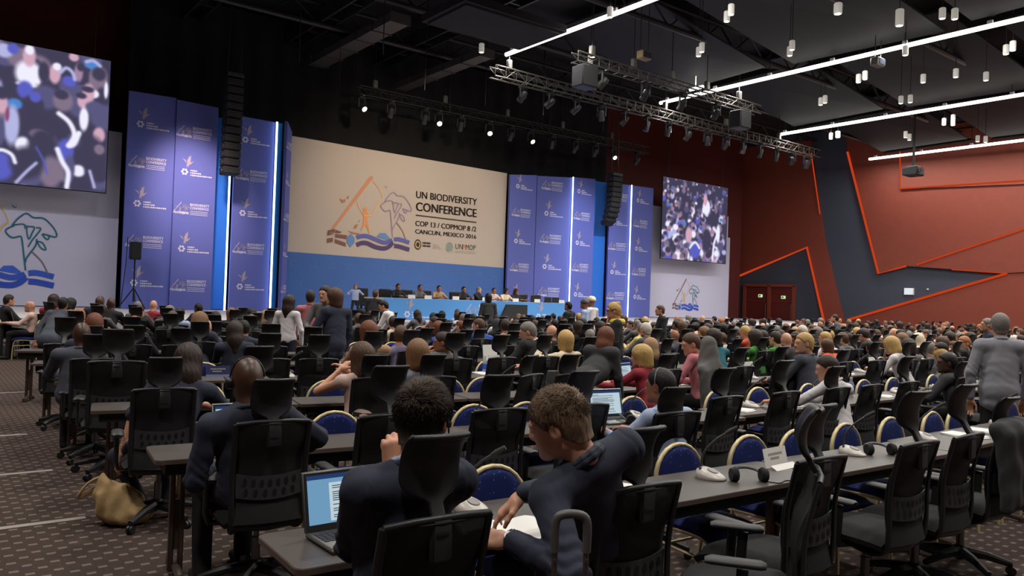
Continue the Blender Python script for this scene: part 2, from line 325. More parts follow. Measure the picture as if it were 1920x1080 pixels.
bb = MB(); bb.tube([(-5.1, .06, 1.4), (-5.06, .06, 3.8)], .03, 6, M=MW); trim(bb, M_grey)
# ceiling: folded dark panels over the right half, beams and ducts over the left
M_panel = mat('dark ceiling panel', (27, 27, 31), .7)
def facet(pts, th=.08):
    n = len(pts); v = [tuple(p) for p in pts]+[(p[0], p[1], p[2]+th) for p in pts]
    f = [tuple(range(n))[::-1], tuple(range(n, 2*n))]+[(k, (k+1) % n, (k+1) % n+n, k+n) for k in range(n)]
    struct(MB().add(v, f).build('ceiling_panel', M_panel, smooth=None))
for X0 in (20.5, 30, 39.3):
    ys = [24.5, 18.5, 12.0, 5.0, -3.0]
    for i in range(4):
        ya, yb = ys[i], ys[i+1]; k = 1 if i % 2 else -1
        facet([(X0, ya, 12.9), (X0+6.6, ya-1, 11.35), (X0+6.6+.4*k, yb, 11.35)]); facet([(X0, ya, 12.9), (X0+6.6+.4*k, yb, 11.35), (X0-.3*k, yb+1, 12.9)])
        facet([(X0+7.6, ya-.6, 11.4), (X0+9.3, ya-2.4, 12.7), (X0+7.6+.4*k, yb, 11.4)])
for i, X in enumerate((-6, -1, 4, 8.2, 12.4, 16.6)):
    b = MB(); b.box((X, 12, 12.7), (.7, 42, .12)); b.box((X-.3, 12, 12.45), (.08, 42, .5)); b.box((X+.3, 12, 12.45), (.08, 42, .5))
    for y in range(-8, 33, 2): b.box((X, y, 12.3), (.6, .1, .1))
    struct(b.build('beam', M_steel, smooth=None))
for Y in (8, 14, 19.5, 24.5, 28.5):
    b = MB(); b.tube([(-9, Y, 12.1), (47, Y, 12.1)], .11, 8); b.tube([(-9, Y, 12.9), (47, Y, 12.9)], .08, 6)
    for x in range(-8, 46, 2): b.tube([(x, Y, 12.1), (x+1, Y, 12.9), (x+2, Y, 12.1)], .04, 5)
    struct(b.build('beam', M_steel))
M_duct = mat('grey duct', (92, 88, 88), .5, .4, noise=.15, nscale=6)
def duct(p0, p1, wd, ht, label):
    P0, P1 = Vector(p0), Vector(p1); d = (P1-P0); L = d.length; d.normalize(); n = Vector((-d.y, d.x, 0))
    Mx = Matrix(((d.x, n.x, 0, P0.x), (d.y, n.y, 0, P0.y), (0, 0, 1, P0.z), (0, 0, 0, 1)))
    b = MB(); b.box((L/2, 0, 0), (L, wd, ht), 0, Mx)
    for k in range(int(L/1.4)+1): b.box((k*1.4, 0, 0), (.05, wd+.08, ht+.08), 0, Mx)
    o = b.build('air_duct', M_duct, smooth=None); tag(o, label, 'air duct')
duct((13.4, 24.5, 11.6), (13.4, 31.9, 11.6), .75, .3, 'flat grey jointed air duct under the roof, nearer the left banners')
duct((17.6, 25, 11.4), (17.6, 31.9, 11.4), .6, .28, 'flat grey jointed air duct under the roof above the beige backdrop')
b = MB(); b.box((15.2, 21.2, 11.0), (4.2, 2.6, .25)); b.box((15.2, 21.2, 10.85), (3.9, 2.3, .1)); o = b.build('acoustic_panel', mat('charcoal panel', (36, 36, 42), .9), smooth=None)
tag(o, 'large dark acoustic panel hung flat under the roof above the stage trusses', 'acoustic panel')
for X, Y in ((12.5, 24), (13.2, 29), (15.4, 26), (19, 27), (21, 25.5), (23, 28), (26, 27), (18.5, 29), (10.5, 26.5), (24.5, 29.2)):
    b = MB(); b.tube([(X, Y, 13.5), (X, Y, 9.6+.07*(X % 7))], .018, 6); struct(b.build('ceiling_rod', M_steel))
# black masking above the set
b = MB(); b.sheet(lambda u, v: (6.1+u*25.2, 32.2+.06*math.sin(u*150), 13.2-v*12.3), 120, 3, .03); struct(b.build('wall_drape', M_dark, smooth=60))
for pts in TAPES:
    b = MB(); (x0, y0), (x1, y1) = pts; b.box(((x0+x1)/2, (y0+y1)/2, .003), (abs(x1-x0), .07, .004)); o = b.build('floor_tape', mat('grey tape', (150, 140, 134), .6), smooth=None)
    tag(o, 'grey cable tape across the aisle carpet, %s table row' % ('by the near end of the third' if y0 < 7 else 'level with the fourth' if y0 < 9 else 'level with the fifth' if y0 < 12 else 'beyond the fifth'), 'floor tape')

# ------------------------------------------------------------------ stage
M_stage = mat('pale grey stage carpet', (196, 192, 196), .9, noise=.05, nscale=40)
b = MB(); b.box((17, 27.3, .44), (56, 11.8, .86)); struct(b.build('floor_stage', M_stage, smooth=None))
M_cloth = mat('white stretched cloth', (190, 178, 166), .85)
M_bluelow = mat('printed blue cloth', (66, 106, 176), .8)
M_ban = mat('printed blue banner cloth', (94, 104, 182), .75)
M_bright = mat('bright blue drape', (36, 110, 205), .8)
M_teal = mat('teal side panel', (20, 96, 140), .7)
LC = {n: mat('print '+n, c, .8) for n, c in dict(mast=(204, 142, 104), bird=(176, 122, 96), man=(222, 150, 96), brick=(128, 88, 80), blue=(104, 138, 190), blue2=(96, 100, 168), plum=(84, 68, 110), violet=(156, 134, 160), line=(150, 118, 112), rope=(232, 182, 120)).items()}
LS = {n: mat('print dark '+n, c, .8) for n, c in dict(mast=(150, 112, 86), bird=(120, 90, 70), man=(206, 178, 92), brick=(110, 84, 80), blue=(60, 100, 200), blue2=(52, 88, 188), plum=(48, 78, 180), violet=(28, 104, 120), line=(120, 108, 110), rope=(206, 178, 92)).items()}
LW = {n: mat('print pale '+n, c, .8) for n, c in dict(mast=(208, 196, 196), bird=(196, 180, 170), man=(204, 180, 132), brick=(222, 218, 228), blue=(180, 200, 232), blue2=(214, 212, 230), plum=(208, 206, 228), violet=(200, 178, 134), line=(186, 170, 150), rope=(172, 160, 176)).items()}
def logo_mesh(mb, cx, cz, sc, y, names, fat=1.0):
    k = 0
    for n, pts in LOGO_FILL: fillpoly(mb, [(cx+x*sc, cz+z*sc) for x, z in pts], y-.002*k/10, names.index(n)); k += 1
    for n, pts, wd in LOGO_LINE:
        stroke(mb, [(cx+x*sc, cz+z*sc) for x, z in smoothline(pts)], wd*sc*fat, y-.002*k/10, names.index(n)); k += 1
    a = [(cx+LOGO_HEAD[0]*sc+.022*sc*math.cos(t*PI/6), cz+LOGO_HEAD[1]*sc+.026*sc*math.sin(t*PI/6)) for t in range(12)]
    fillpoly(mb, a, y-.004, names.index('man'))
NAMES = list(LC)
def facing(mb):
    # every flat print is turned so that its face looks back into the hall
    return mb
# beige backdrop with the conference title
bd = thing('stage_backdrop', 'wide beige conference backdrop with title lettering over a blue strip, behind the dais', 'backdrop', (0, 0, 0))
MB().prism([(11.88, 3.3), (22.93, 3.2), (22.93, 7.88), (11.88, 8.02)], 30.5, 30.6).build('cloth_panel', M_cloth, bd, None)
MB().prism([(11.7, .88), (22.95, .88), (22.93, 3.2), (11.86, 3.3)], 30.48, 30.6).build('lower_panel', M_bluelow, bd, None)
b = MB(); logo_mesh(b, LOGO_C[0], LOGO_C[1], LOGO_C[2], 30.48, NAMES); b.build('printed_logo', [LC[n] for n in NAMES], bd, None)
M_ink = mat('dark lettering', (52, 46, 40), .8)
b = MB()
for s_, x0, x1, z0, z1, bo in TITLE: [text_mesh(b, s_, x0+q, x1+q, z0, z1, 30.485-abs(q)*.05, 0, 0) for q in ((-.022, -.011, 0, .011, .022) if bo else (-.012, 0, .012))]
b.prism([(17.83, 5.31), (21.18, 5.27), (21.18, 5.32), (17.83, 5.36)], 30.48, 30.49)
b.build('title_lettering', M_ink, bd, None)
b = MB(); x0, x1, z0, z1 = SMALL['seal']; a = [((x0+x1)/2, (z0+z1)/2)]
for r_, m_ in ((.24, 0), (.18, 1), (.11, 0)):
    fillpoly(b, [(a[0][0]+r_*.75*math.cos(t*PI/8), a[0][1]+r_*math.sin(t*PI/8)) for t in range(16)], 30.489-.002*(.3-r_)*10, m_)
x0, x1, z0, z1 = SMALL['t1']
for i in range(2):
    for q in range(7): b.box((x0+(q+.5)*(x1-x0)/7, 30.487, z0+(.75-.5*i)*(z1-z0)), ((x1-x0)/7*.8, .002, (z1-z0)*(.34 if q % 3 else .26)), 0)
x0, x1, z0, z1 = SMALL['t2']
for i in range(4): b.prism([(x0, z0+.06*i), (x1-.05*i, z0+.06*i), (x1-.05*i, z0+.06*i+.02), (x0, z0+.06*i+.02)], 30.484, 30.49, 2)
x0, x1, z0, z1 = SMALL['globe']
fillpoly(b, [((x0+x1)/2+.2*math.cos(t*PI/10), (z0+z1)/2+.03+.21*math.sin(t*PI/10)) for t in range(20)], 30.486, 3)
stroke(b, [((x0+x1)/2+.22*math.cos(t), (z0+z1)/2+.02+.26*math.sin(t)) for t in [PI*1.15+k*PI*.7/8 for k in range(9)]], .035, 30.485, 2)
x0, x1, z0, z1 = SMALL['unm']
text_mesh(b, 'UN', x0, x0+.36*(x1-x0), z0, z1, 30.485, 0, .0); text_mesh(b, 'M', x0+.37*(x1-x0), x0+.5*(x1-x0), z0, z1, 30.485, 4, .0); text_mesh(b, 'MOP', x0+.51*(x1-x0), x1, z0, z1, 30.485, 0, .0)
for i in range(2): b.prism([(x0, z0-.1-.07*i), (x1, z0-.1-.07*i), (x1, z0-.08-.07*i), (x0, z0-.08-.07*i)], 30.484, 30.49, 2)
b.build('partner_logos', [M_ink, mat('gold print', (190, 160, 120), .8), mat('grey print', (176, 166, 154), .8), mat('green print', (138, 150, 138), .8), mat('orange print', (196, 120, 84), .8)], bd, None)
b = MB()
for i in range(13):
    for j in range(3):
        x = 12.2+i*.84+(j % 2)*.42; z = 1.25+j*.75
        if x < 22.6: stroke(b, [(x-.18, z), (x, z+.24), (x+.06, z+.16)], .02, 30.47); stroke(b, [(x-.2, z-.02), (x, z+.01), (x+.22, z-.03)], .025, 30.47); stroke(b, [(x+.1, z), (x+.1, z+.12), (x+.04, z+.14), (x+.1, z+.2), (x+.17, z+.14)], .018, 30.47)
b.build('tone_print', mat('pale blue print', (86, 124, 190), .8), bd, None)
# the two kinds of logo on the banners
def type_b(mb, cx, cz, s):        # the triangle logo with two heavy and three fine lines
    logo_mesh(mb, cx-.42*s, cz, .62*s, 0, NAMES, 1.25); k = NAMES.index('blue2')
    text_mesh(mb, 'BIODIVERSITY', cx-.05*s, cx+.74*s, cz+.12*s, cz+.23*s, 0, k, .02); text_mesh(mb, 'CONFERENCE', cx-.05*s, cx+.72*s, cz-.02*s, cz+.09*s, 0, k, .02)
    for i in range(3): mb.box((cx+.32*s, 0, cz-(.1+.07*i)*s), (.72*s, .002, .022*s), NAMES.index('plum'))
def type_a(mb, cx, cz, s):        # a tall winged figure over a ring of dots with three lines of small print
    g = NAMES.index('rope'); k = NAMES.index('blue2'); q0 = 0
    for pts in ([(-.45, .1), (-.4, .35), (-.35, .62), (-.3, .35)], [(-.42, .28), (-.62, .48), (-.48, .42)], [(-.36, .3), (-.14, .4), (-.3, .22)], [(-.38, .1), (-.42, .42), (-.26, .66), (-.28, .36)]):
        q0 -= .0012; fillpoly(mb, [(cx+x*s, cz+z*s) for x, z in pts], q0, g)
    for t in range(6):
        a = t*PI/3; fillpoly(mb, [(cx-.5*s+(.1*math.cos(a)+.05*math.cos(q*PI/3))*s, cz-.08*s+(.1*math.sin(a)+.05*math.sin(q*PI/3))*s) for q in range(6)], -.001, k)
    for i, wd in enumerate((.36, .5, .92)):
        z = cz+(.0-.1*i)*s
        for q in range(int(wd/.075)): mb.box((cx-.27*s+(q*.075+.03)*s, 0, z), (.058*s, .002, (.06 if q % 3 else .045)*s), k)
MATW = [LW[n] for n in NAMES]
mb_ = MB(); type_b(mb_, 0, 0, 1); LOGO_B = mb_.mesh('triangle_logo', MATW)
mb_ = MB(); type_a(mb_, 0, 0, 1); LOGO_A = mb_.mesh('figure_logo', MATW)
def banner(label, x0, x1, zt0, zt1, y0, y1, first, zs, sc=.88, cx=None, m=None):
    t = thing('banner_panel', label, 'banner', (x0, y0, .88), 0, 'printed banners beside the backdrop')
    dx, dy = x1-x0, y1-y0; L = math.hypot(dx, dy); a = math.atan2(dy, dx); t.rotation_euler = (0, 0, a)
    MB().prism([(0, 0), (L, 0), (L, zt1-.88), (0, zt0-.88)], 0, .12).build('cloth', m or M_ban, t, None)
    for i, z in enumerate(zs):
        kind = (i+first) % 2
        o = link('printed_logo', LOGO_B if kind else LOGO_A, t, ((cx if cx is not None else L/2)-(.12*sc if kind else -.05), -.006, z-.88)); o.scale = (sc, 1, sc)
    return t
zA = [7.6-1.43*i for i in range(5)]
banner('tall blue banner at the far left, the tripod loudspeaker in front of it', 5.78, 7.38, 8.66, 8.69, 30.3, 30.3, 0, zA)
banner('tall blue banner washed pink by a stage light, left of the hanging speaker column', 7.39, 8.88, 8.62, 8.58, 30.22, 30.22, 1, [z-.1 for z in zA])
banner('tall blue banner between the left speaker column and a bright light strip', 9.56, 11.1, 8.42, 8.4, 30.25, 30.25, 0, zA, .86)
banner('narrow blue banner turned inwards along the left edge of the beige backdrop', 11.4, 11.84, 8.4, 8.14, 29.7, 30.33, 1, [z-.1 for z in zA], .62)
b = MB(); b.box((9.2, 30.7, 4.6), (.75, .1, 7.4)); o = b.build('drape_panel', M_bright, smooth=None); tag(o, 'bright blue recess panel behind the left hanging speaker column', 'drape')
b = MB(); b.box((11.275, 30.22, 4.63), (.2, .1, 7.5)); o = b.build('stage_return', M_teal, smooth=None); tag(o, 'teal return panel between the light strip and the turned banner', 'panel')
zR = [7.35-1.36*i for i in range(5)]
banner('blue banner directly right of the beige backdrop, bottom hidden by the dais', 22.96, 24.68, 7.8, 7.98, 30.25, 30.3, 0, zR, .85)
banner('blue banner second to the right of the backdrop, a light strip along its right edge', 24.72, 26.9, 7.96, 8.12, 30.3, 30.15, 1, [z+.2 for z in zR], .95, 1.05)
banner('blue banner between a light strip and the right hanging speaker column', 26.98, 28.74, 8.16, 8.28, 30.15, 30.3, 0, [z+.2 for z in zR], .88)
b = MB(); b.box((29.35, 30.7, 4.55), (1.2, .1, 7.4)); o = b.build('drape_panel', M_bright, smooth=None); tag(o, 'bright blue recess panel behind the right hanging speaker column', 'drape')
banner('blue banner just right of the right speaker column, ending at a bright light strip', 29.97, 31.32, 8.22, 8.25, 30.4, 30.2, 1, [z+.15 for z in zR], .85)
banner('last blue banner on the right, beside the white cloth under the screen', 31.42, 33.45, 8.25, 8.33, 30.2, 30.4, 0, [z+.2 for z in zR], .9)
for x, z0, z1, y, wd, lab in ((9.42, 1.2, 6.05, 30.3, .07, 'thin vertical light strip beside the left hanging speaker column'), (11.13, .95, 8.4, 30.12, .075, 'bright vertical light strip on the right edge of the third left banner'),
                          (26.94, .95, 8.15, 30.08, .07, 'vertical light strip between the second and third banners right of the backdrop'), (31.37, .95, 8.25, 30.13, .075, 'bright vertical light strip right of the right speaker column')):
    b = MB(); b.tube([(x, y, .872 if z0 < 1 else z0-.33), (x, y, z1)], wd/2, 8); o = b.build('light_strip', M_led); tag(o, lab, 'light strip', 'upright light strips on the stage set')
# white cloths and the two projection screens
def cloth(poly, lab, lx, lz, ls):
    t = thing('white_cloth', lab, 'cloth', (0, 0, 0)); MB().prism(poly, 31, 31.1).build('cloth', mat('white screen cloth', (196, 194, 212), .85), t, None)
    b = MB(); logo_mesh(b, lx, lz, ls, 30.985, NAMES, 1.1); b.build('printed_logo', [LS[n] for n in NAMES], t, None)
cloth([(-5, .9), (5.74, .9), (5.74, 7.25), (-5, 7.25)], 'white cloth with the colourful tree emblem under the left screen', 1.75, 3.05, 3.9)
cloth([(33.5, .9), (41.5, .9), (41.5, 6.1), (41.25, 6.1), (41.25, 7.45), (33.5, 7.45)], 'white cloth with the small tree emblem under the right screen', 37.25, 2.3, 2.45)
def screen_mat():
    m = bpy.data.materials.new('screen picture'); m.use_nodes = True; nt = m.node_tree; nt.nodes.clear()
    at = nt.nodes.new('ShaderNodeAttribute'); at.attribute_name = 'picture'; e = nt.nodes.new('ShaderNodeEmission'); e.inputs[1].default_value = 1.05
    o = nt.nodes.new('ShaderNodeOutputMaterial'); nt.links.new(at.outputs['Color'], e.inputs[0]); nt.links.new(e.outputs[0], o.inputs[0]); return m
M_SCR = screen_mat()
PAL = ((88, 86, 124), (66, 62, 86), (236, 234, 252), (160, 130, 158), (90, 94, 190), (206, 164, 184), (128, 112, 134), (80, 130, 200), (140, 70, 110), (176, 178, 222))
class Pic:                                        # paints soft blobs and strokes on a pixel grid
    def __init__(s, nx, ny):
        s.x, s.y = np.meshgrid((np.arange(nx)+.5)/nx, (np.arange(ny)+.5)/ny); s.asp = nx/ny; s.c = np.zeros((ny, nx, 3))+np.array(PAL[1])/255; s.nx, s.ny = nx, ny
    def lay(s, a, col):
        a = np.clip(a, 0, 1)[..., None]; s.c = s.c*(1-a)+np.array(col)/255*a
    def blob(s, x, y, rx, ry, m, soft=.35, rot=0):
        dx, dy = (s.x-x)*s.asp, s.y-y; c, q = math.cos(rot), math.sin(rot)
        r = np.sqrt(((dx*c+dy*q)/(rx*s.asp))**2+((-dx*q+dy*c)/ry)**2); s.lay((1-r)/soft+.5, PAL[m] if isinstance(m, int) else m)
    def line(s, pts, wd, m):
        d = np.full(s.x.shape, 9.)
        for (x0, y0), (x1, y1) in zip(pts, pts[1:]):
            ax, ay = (x1-x0)*s.asp, y1-y0; L = ax*ax+ay*ay+1e-9; px, py = (s.x-x0)*s.asp, s.y-y0; t = np.clip((px*ax+py*ay)/L, 0, 1); d = np.minimum(d, np.hypot(px-t*ax, py-t*ay))
        s.lay((wd-d)/(wd*.8)+.5, PAL[m])
def screen(label, x0, x1, z0, z1, draw, nx, ny):
    t = thing('projection_screen', label, 'screen', (x0, 30.0, z0)); Wd, Hh = x1-x0, z1-z0
    MB().box((Wd/2, .03, Hh/2), (Wd+.06, .05, Hh+.06)).build('frame', M_black, t, None)
    p = Pic(nx, ny); draw(p); c = p.c
    for _ in range(2): c = (c+np.roll(c, 1, 0)+np.roll(c, -1, 0)+np.roll(c, 1, 1)+np.roll(c, -1, 1))/5
    lc = np.where(c > .04045, ((c+.055)/1.055)**2.4, c/12.92)
    V = np.stack([p.x*Wd, np.full(p.x.shape, -.004), (1-p.y)*Hh], -1); V[:, 0, 0] = 0; V[:, -1, 0] = Wd; V[0, :, 2] = Hh; V[-1, :, 2] = 0
    i = np.arange(nx*ny).reshape(ny, nx); F = np.stack([i[1:, :-1], i[1:, 1:], i[:-1, 1:], i[:-1, :-1]], -1).reshape(-1, 4)
    me = bpy.data.meshes.new('projected_picture'); me.from_pydata(V.reshape(-1, 3).tolist(), [], F.tolist()); me.materials.append(M_SCR)
    at = me.color_attributes.new('picture', 'FLOAT_COLOR', 'POINT'); at.data.foreach_set('color', np.concatenate([lc.reshape(-1, 3), np.ones((nx*ny, 1))], 1).astype(np.float32).ravel()); link('projected_picture', me, t)
    for x in (.5, Wd-.5): MB().tube([(x, .05, Hh), (x, .05, 13.5-z0)], .02, 6).build('hanger', M_steel, t)
def figure_blob(p, x, y, s, rr, skin=None, cl=None):
    cl = cl if cl is not None else rr.choice((0, 1, 1, 6, 0, 2, 4, 9)); p.blob(x, y+s*1.5, s*.95, s*1.15, cl); p.blob(x, y, s*.52, s*.72, skin if skin is not None else rr.choice((5, 3, 3, 6))); p.blob(x+s*.05, y-s*.3, s*.55, s*.5, rr.choice((1, 1, 0, 6, 3)))
def draw_left(p):
    rr = random.Random(3); U = lambda cx: .451+.549*cx/610
    def Vv(cx, cy): top = 240+118*cx/610; bot = 1040+50*cx/610; return (cy-top)/(bot-top)
    for i in range(70): p.blob(rr.random(), rr.random(), rr.uniform(.03, .09), rr.uniform(.04, .1), rr.choice((0, 0, 1, 1, 6)))
    for i in range(26): figure_blob(p, rr.uniform(0, .45), .05+.9*i/26, rr.uniform(.05, .08), rr)
    def B(cx, cy, rx, ry, m, rot=0): p.blob(U(cx), Vv(cx, cy), rx*.0009, ry/790, m, .4, rot)
    for a in ((30, 300, 45, 40, 9), (75, 290, 30, 30, 4), (160, 430, 70, 75, 2), (160, 330, 34, 60, 5), (160, 295, 24, 28, 2), (150, 490, 55, 14, 2), (145, 520, 42, 50, 4), (210, 440, 18, 50, 2), (300, 430, 32, 55, 5), (310, 388, 24, 22, 2), (240, 420, 30, 60, 1), (430, 420, 24, 55, 3), (400, 335, 28, 24, 5), (440, 390, 22, 25, 1), (500, 380, 40, 22, 7), (520, 540, 30, 25, 2), (370, 500, 45, 40, 0), (380, 470, 40, 30, 4), (490, 540, 34, 60, 5), (485, 515, 36, 18, 1), (560, 450, 36, 60, 6), (545, 430, 40, 40, 1), (95, 600, 40, 30, 7), (60, 480, 30, 40, 1), (30, 600, 30, 55, 5), (25, 540, 38, 35, 1), (85, 720, 38, 110, 9), (60, 660, 10, 40, 8), (20, 760, 30, 80, 0), (190, 600, 55, 50, 1), (200, 560, 30, 30, 4), (350, 580, 55, 60, 6), (340, 545, 40, 28, 1), (455, 580, 26, 40, 5), (450, 550, 30, 18, 1), (210, 700, 55, 50, 1), (230, 770, 50, 30, 3), (470, 680, 26, 70, 2), (530, 620, 50, 40, 0), (145, 830, 40, 45, 2), (250, 860, 80, 130, 1), (350, 740, 40, 80, 1), (560, 770, 34, 45, 5), (520, 880, 80, 110, 1), (565, 850, 30, 30, 6), (30, 950, 75, 80, 4), (375, 860, 45, 70, 4), (300, 980, 60, 90, 6), (450, 970, 38, 34, 2), (170, 930, 90, 90, 1), (400, 960, 30, 80, 0), (545, 960, 60, 80, 1), (590, 520, 12, 50, 2)): B(*a)
    for pts, wd, m in (([(330, 650), (390, 700), (420, 770), (390, 830)], .016, 2), ([(120, 1040), (170, 980), (220, 930)], .01, 9), ([(515, 970), (545, 1060)], .01, 9), ([(330, 850), (360, 920), (395, 980), (390, 1060)], .016, 2), ([(395, 830), (420, 820), (445, 760)], .018, 2), ([(0, 870), (40, 860), (90, 885), (110, 930)], .012, 2), ([(330, 420), (360, 395), (395, 420), (410, 460)], .012, 9), ([(470, 360), (510, 355), (550, 385)], .012, 9), ([(215, 840), (260, 920), (280, 990)], .006, 4)):
        p.line([(U(x), Vv(x, y)) for x, y in smoothline(pts)], wd, m)
def draw_right(p):
    rr = random.Random(11)
    for i in range(150):
        y = (i/150)**1.1; s = .022+.05*y; figure_blob(p, rr.uniform(0, 1), y, s*rr.uniform(.8, 1.2), rr)
        if i % 5 == 0: p.blob(rr.random(), y, s*.6, s*.5, rr.choice((2, 2, 4, 7, 9)))
    for a in ((.66, .3, .06, .1, 2), (.64, .2, .03, .08, 5), (.86, .62, .03, .12, 2), (.5, .87, .08, .1, 4), (.84, .88, .04, .04, 2), (.2, .6, .04, .04, 2), (.4, .68, .05, .1, 5), (.68, .72, .07, .16, 1)): p.blob(*a)
    p.line(smoothline([(.78, .55), (.84, .62), (.8, .75), (.78, .96)]), .018, 2); p.line(smoothline([(.42, .84), (.5, .76), (.57, .83)]), .016, 2)
screen('large projection screen showing a close crowd of seated delegates, far left of stage', -.85, 5.1, 4.9, 9.5, draw_left, 260, 200)
screen('projection screen with a dense crowd picture, right of the blue banners', 33.8, 39.78, 4.32, 9.02, draw_right, 200, 150)
# tripod loudspeaker on the stage
t = thing('tripod_loudspeaker', 'black loudspeaker on a tripod before the far left banner', 'loudspeaker', (6.05, 29.6, .88))
MB().box((0, 0, 2.05), (.34, .34, .62), bev=.03).build('cabinet', M_black, t); MB().cyl((0, 0, .25), (0, 0, 1.75), .025).build('pole', M_black, t)
for k in range(3):
    a = k*2*PI/3+.5; MB().tube([(0, 0, .75), (.5*math.cos(a), .5*math.sin(a), .02)], .02, 8).build('leg', M_black, t)
b = MB(); b.tube([(5.6, 29.4, .9), (5.75, 29.5, 2.5), (5.8, 29.6, 3.4)], .015, 6); o = b.build('signal_cable', M_black); tag(o, 'thin black cable leaning against the white cloth beside the tripod loudspeaker', 'cable')
# ------------------------------------------------------------------ lighting rig
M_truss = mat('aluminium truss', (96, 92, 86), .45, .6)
M_lens = glow('lit lens', (255, 240, 205), 7); M_lensd = mat('dark lens', (60, 64, 74), .15)
def truss(label, X0, X1, Y, Z, w_=.4, m=None):
    t = thing('lighting_truss', label, 'truss', (X0, Y, Z), 0, 'lighting trusses over the stage front'); m = m or M_truss
    L = X1-X0
    for y in (-w_/2, w_/2):
        for z in (0, w_): MB().tube([(0, y, z), (L, y, z)], .03, 6).build('chord', m, t)
    b = MB(); st = .5; n = int(L/st)
    for i in range(n):
        x = i*st; za, zb = (0, w_) if i % 2 else (w_, 0)
        for y in (-w_/2, w_/2): b.tube([(x, y, za), (x+st, y, zb)], .014, 5, caps=False)
        b.tube([(x, -w_/2, w_), (x+st, w_/2, w_)], .012, 4, caps=False); b.tube([(x, -w_/2, 0), (x, w_/2, 0)], .012, 4, caps=False); b.tube([(x, -w_/2, 0), (x, -w_/2, w_)], .012, 4, caps=False)
    b.build('lattice', m, t)
    for x in [L*k/5+.8 for k in range(5)]: MB().tube([(x, 0, w_), (x, 0, 13.5-Z)], .016, 6).build('hanger', M_steel, t); 
    for x in [L*k/5+.8 for k in range(5)]: MB().box((x, 0, w_+.22), (.2, .18, .36), bev=.03).build('chain_hoist', M_grey, t)
    return t
truss('long bright aluminium truss with moving lights crossing the roof, nearest the lit tubes', 16.8, 38.9, 23.5, 10.0)
truss('shorter aluminium truss with black loudspeakers, above and before the long one', 17.8, 28.4, 20, 10.0, .34)
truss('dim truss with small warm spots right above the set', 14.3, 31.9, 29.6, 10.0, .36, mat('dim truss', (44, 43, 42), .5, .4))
def mover(label, X, Y, Z, pan, tilt, lit=False, group='lamps on the long front truss'):
    t = thing('moving_head_light', label, 'stage light', (X, Y, Z), 0, group)
    MB().box((0, 0, -.06), (.3, .26, .12), bev=.02).build('base', M_black, t)
    b = MB(); c, s_ = math.cos(pan), math.sin(pan)
    for k in (-1, 1): b.box((k*.17*c, k*.17*s_, -.28), (.05, .08, .4), bev=.01)
    b.tube([(-.17*c, -.17*s_, -.1), (.17*c, .17*s_, -.1)], .03, 6); b.build('yoke', M_steel, t)
    d = Vector((-math.sin(pan)*math.sin(tilt), math.cos(pan)*math.sin(tilt), -math.cos(tilt))); p = Vector((0, 0, -.4))
    MB().tube([p-d*.2, p-d*.12, p+d*.1, p+d*.25], [.08, .12, .13, .14], 10).build('lamp_head', M_steel, t)
    MB().tube([p+d*.25, p+d*.262], .11 if lit else .12, 10).build('lens', M_lens if lit else M_lensd, t)
    b = MB(); b.box((0, 0, .012), (.06, .44, .03)); b.build('clamp', M_grey, t)
rr = random.Random(5)
for i in range(15):
    x = 18.3+i*1.4
    mover('black moving head lamp, %s from the left end of the long front truss' % nth(i), x, 23.5, 9.95, rr.uniform(-.9, .9), rr.uniform(.2, 1.0))
for i, x in enumerate((19.2, 21.4, 23.5, 25.6, 27.6)):
    mover('black moving head lamp, %s from the left on the short upper truss' % nth(i), x, 20, 9.95, rr.uniform(-.6, .6), rr.uniform(.2, .9), group='lamps on the short truss')
for i, (x, lit) in enumerate(((14.5, 1), (15.9, 0), (17.6, 0), (18.3, 1), (19.5, 0), (21.1, 1), (22.4, 0), (23.6, 1), (25.0, 0), (26.6, 0), (28.0, 0), (29.3, 1), (31.2, 0))):
    mover('small %s stage spot, %s from the left on the dim truss above the set' % ('glowing warm' if lit else 'unlit dark', nth(i)), x, 29.6, 9.95, PI+rr.uniform(-.4, .4) if lit else rr.uniform(-.5, .5), .9 if lit else .7, bool(lit), 'spots on the dim rear truss')
for i, (x, y) in enumerate(((18.3, 20), (27.2, 20))):
    t = thing('hung_loudspeaker', 'black loudspeaker box hung under the %s end of the short truss' % ('left' if i == 0 else 'right'), 'loudspeaker', (x, y, 9.55))
    MB().box((0, 0, 0), (.75, .6, .75), bev=.04).build('cabinet', M_steel, t); MB().box((0, -.3, 0), (.66, .02, .66)).build('grille', M_black, t)
    MB().tube([(0, 0, .37), (0, 0, .5)], .03, 6).build('hanger', M_grey, t)
def line_array(label, X, Y, z1, z0, n, curve, wd):
    t = thing('line_array', label, 'loudspeaker', (X, Y, z1)); h = (z1-z0)/n; y = 0; a = 0
    MB().box((0, 0, .12), (wd, .5, .16), bev=.02).build('rigging_frame', M_steel, t)
    for s_ in (-.25, .25): MB().tube([(s_, 0, .15), (s_*.6, 0, 13.5-z1)], .025, 6).build('hanger', M_steel, t)
    for i in range(n):
        a = curve*(i/n)**2; z = -(i+.5)*h; Mx = Matrix.Translation((0, y, z)) @ Matrix.Rotation(-a, 4, 'X')
        b = MB(); b.box((0, 0, 0), (wd, .5, h*.9), 0, Mx, .03)
        for k in range(3): b.box((0, -.25, (k-1)*h*.24), (wd*.87, .02, h*.1), 1, Mx)
        for k in (-1, 1): b.box((k*(wd/2+.005), -.1, 0), (.012, .03, .06), 2, Mx)
        b.build('speaker_cabinet', [M_black, M_steel, M_grey], t); y += math.sin(a)*h*1.1
line_array('tall black hanging loudspeaker column left of stage between blue banners', 9.12, 29.3, 9.55, 5.95, 12, .1, .62)
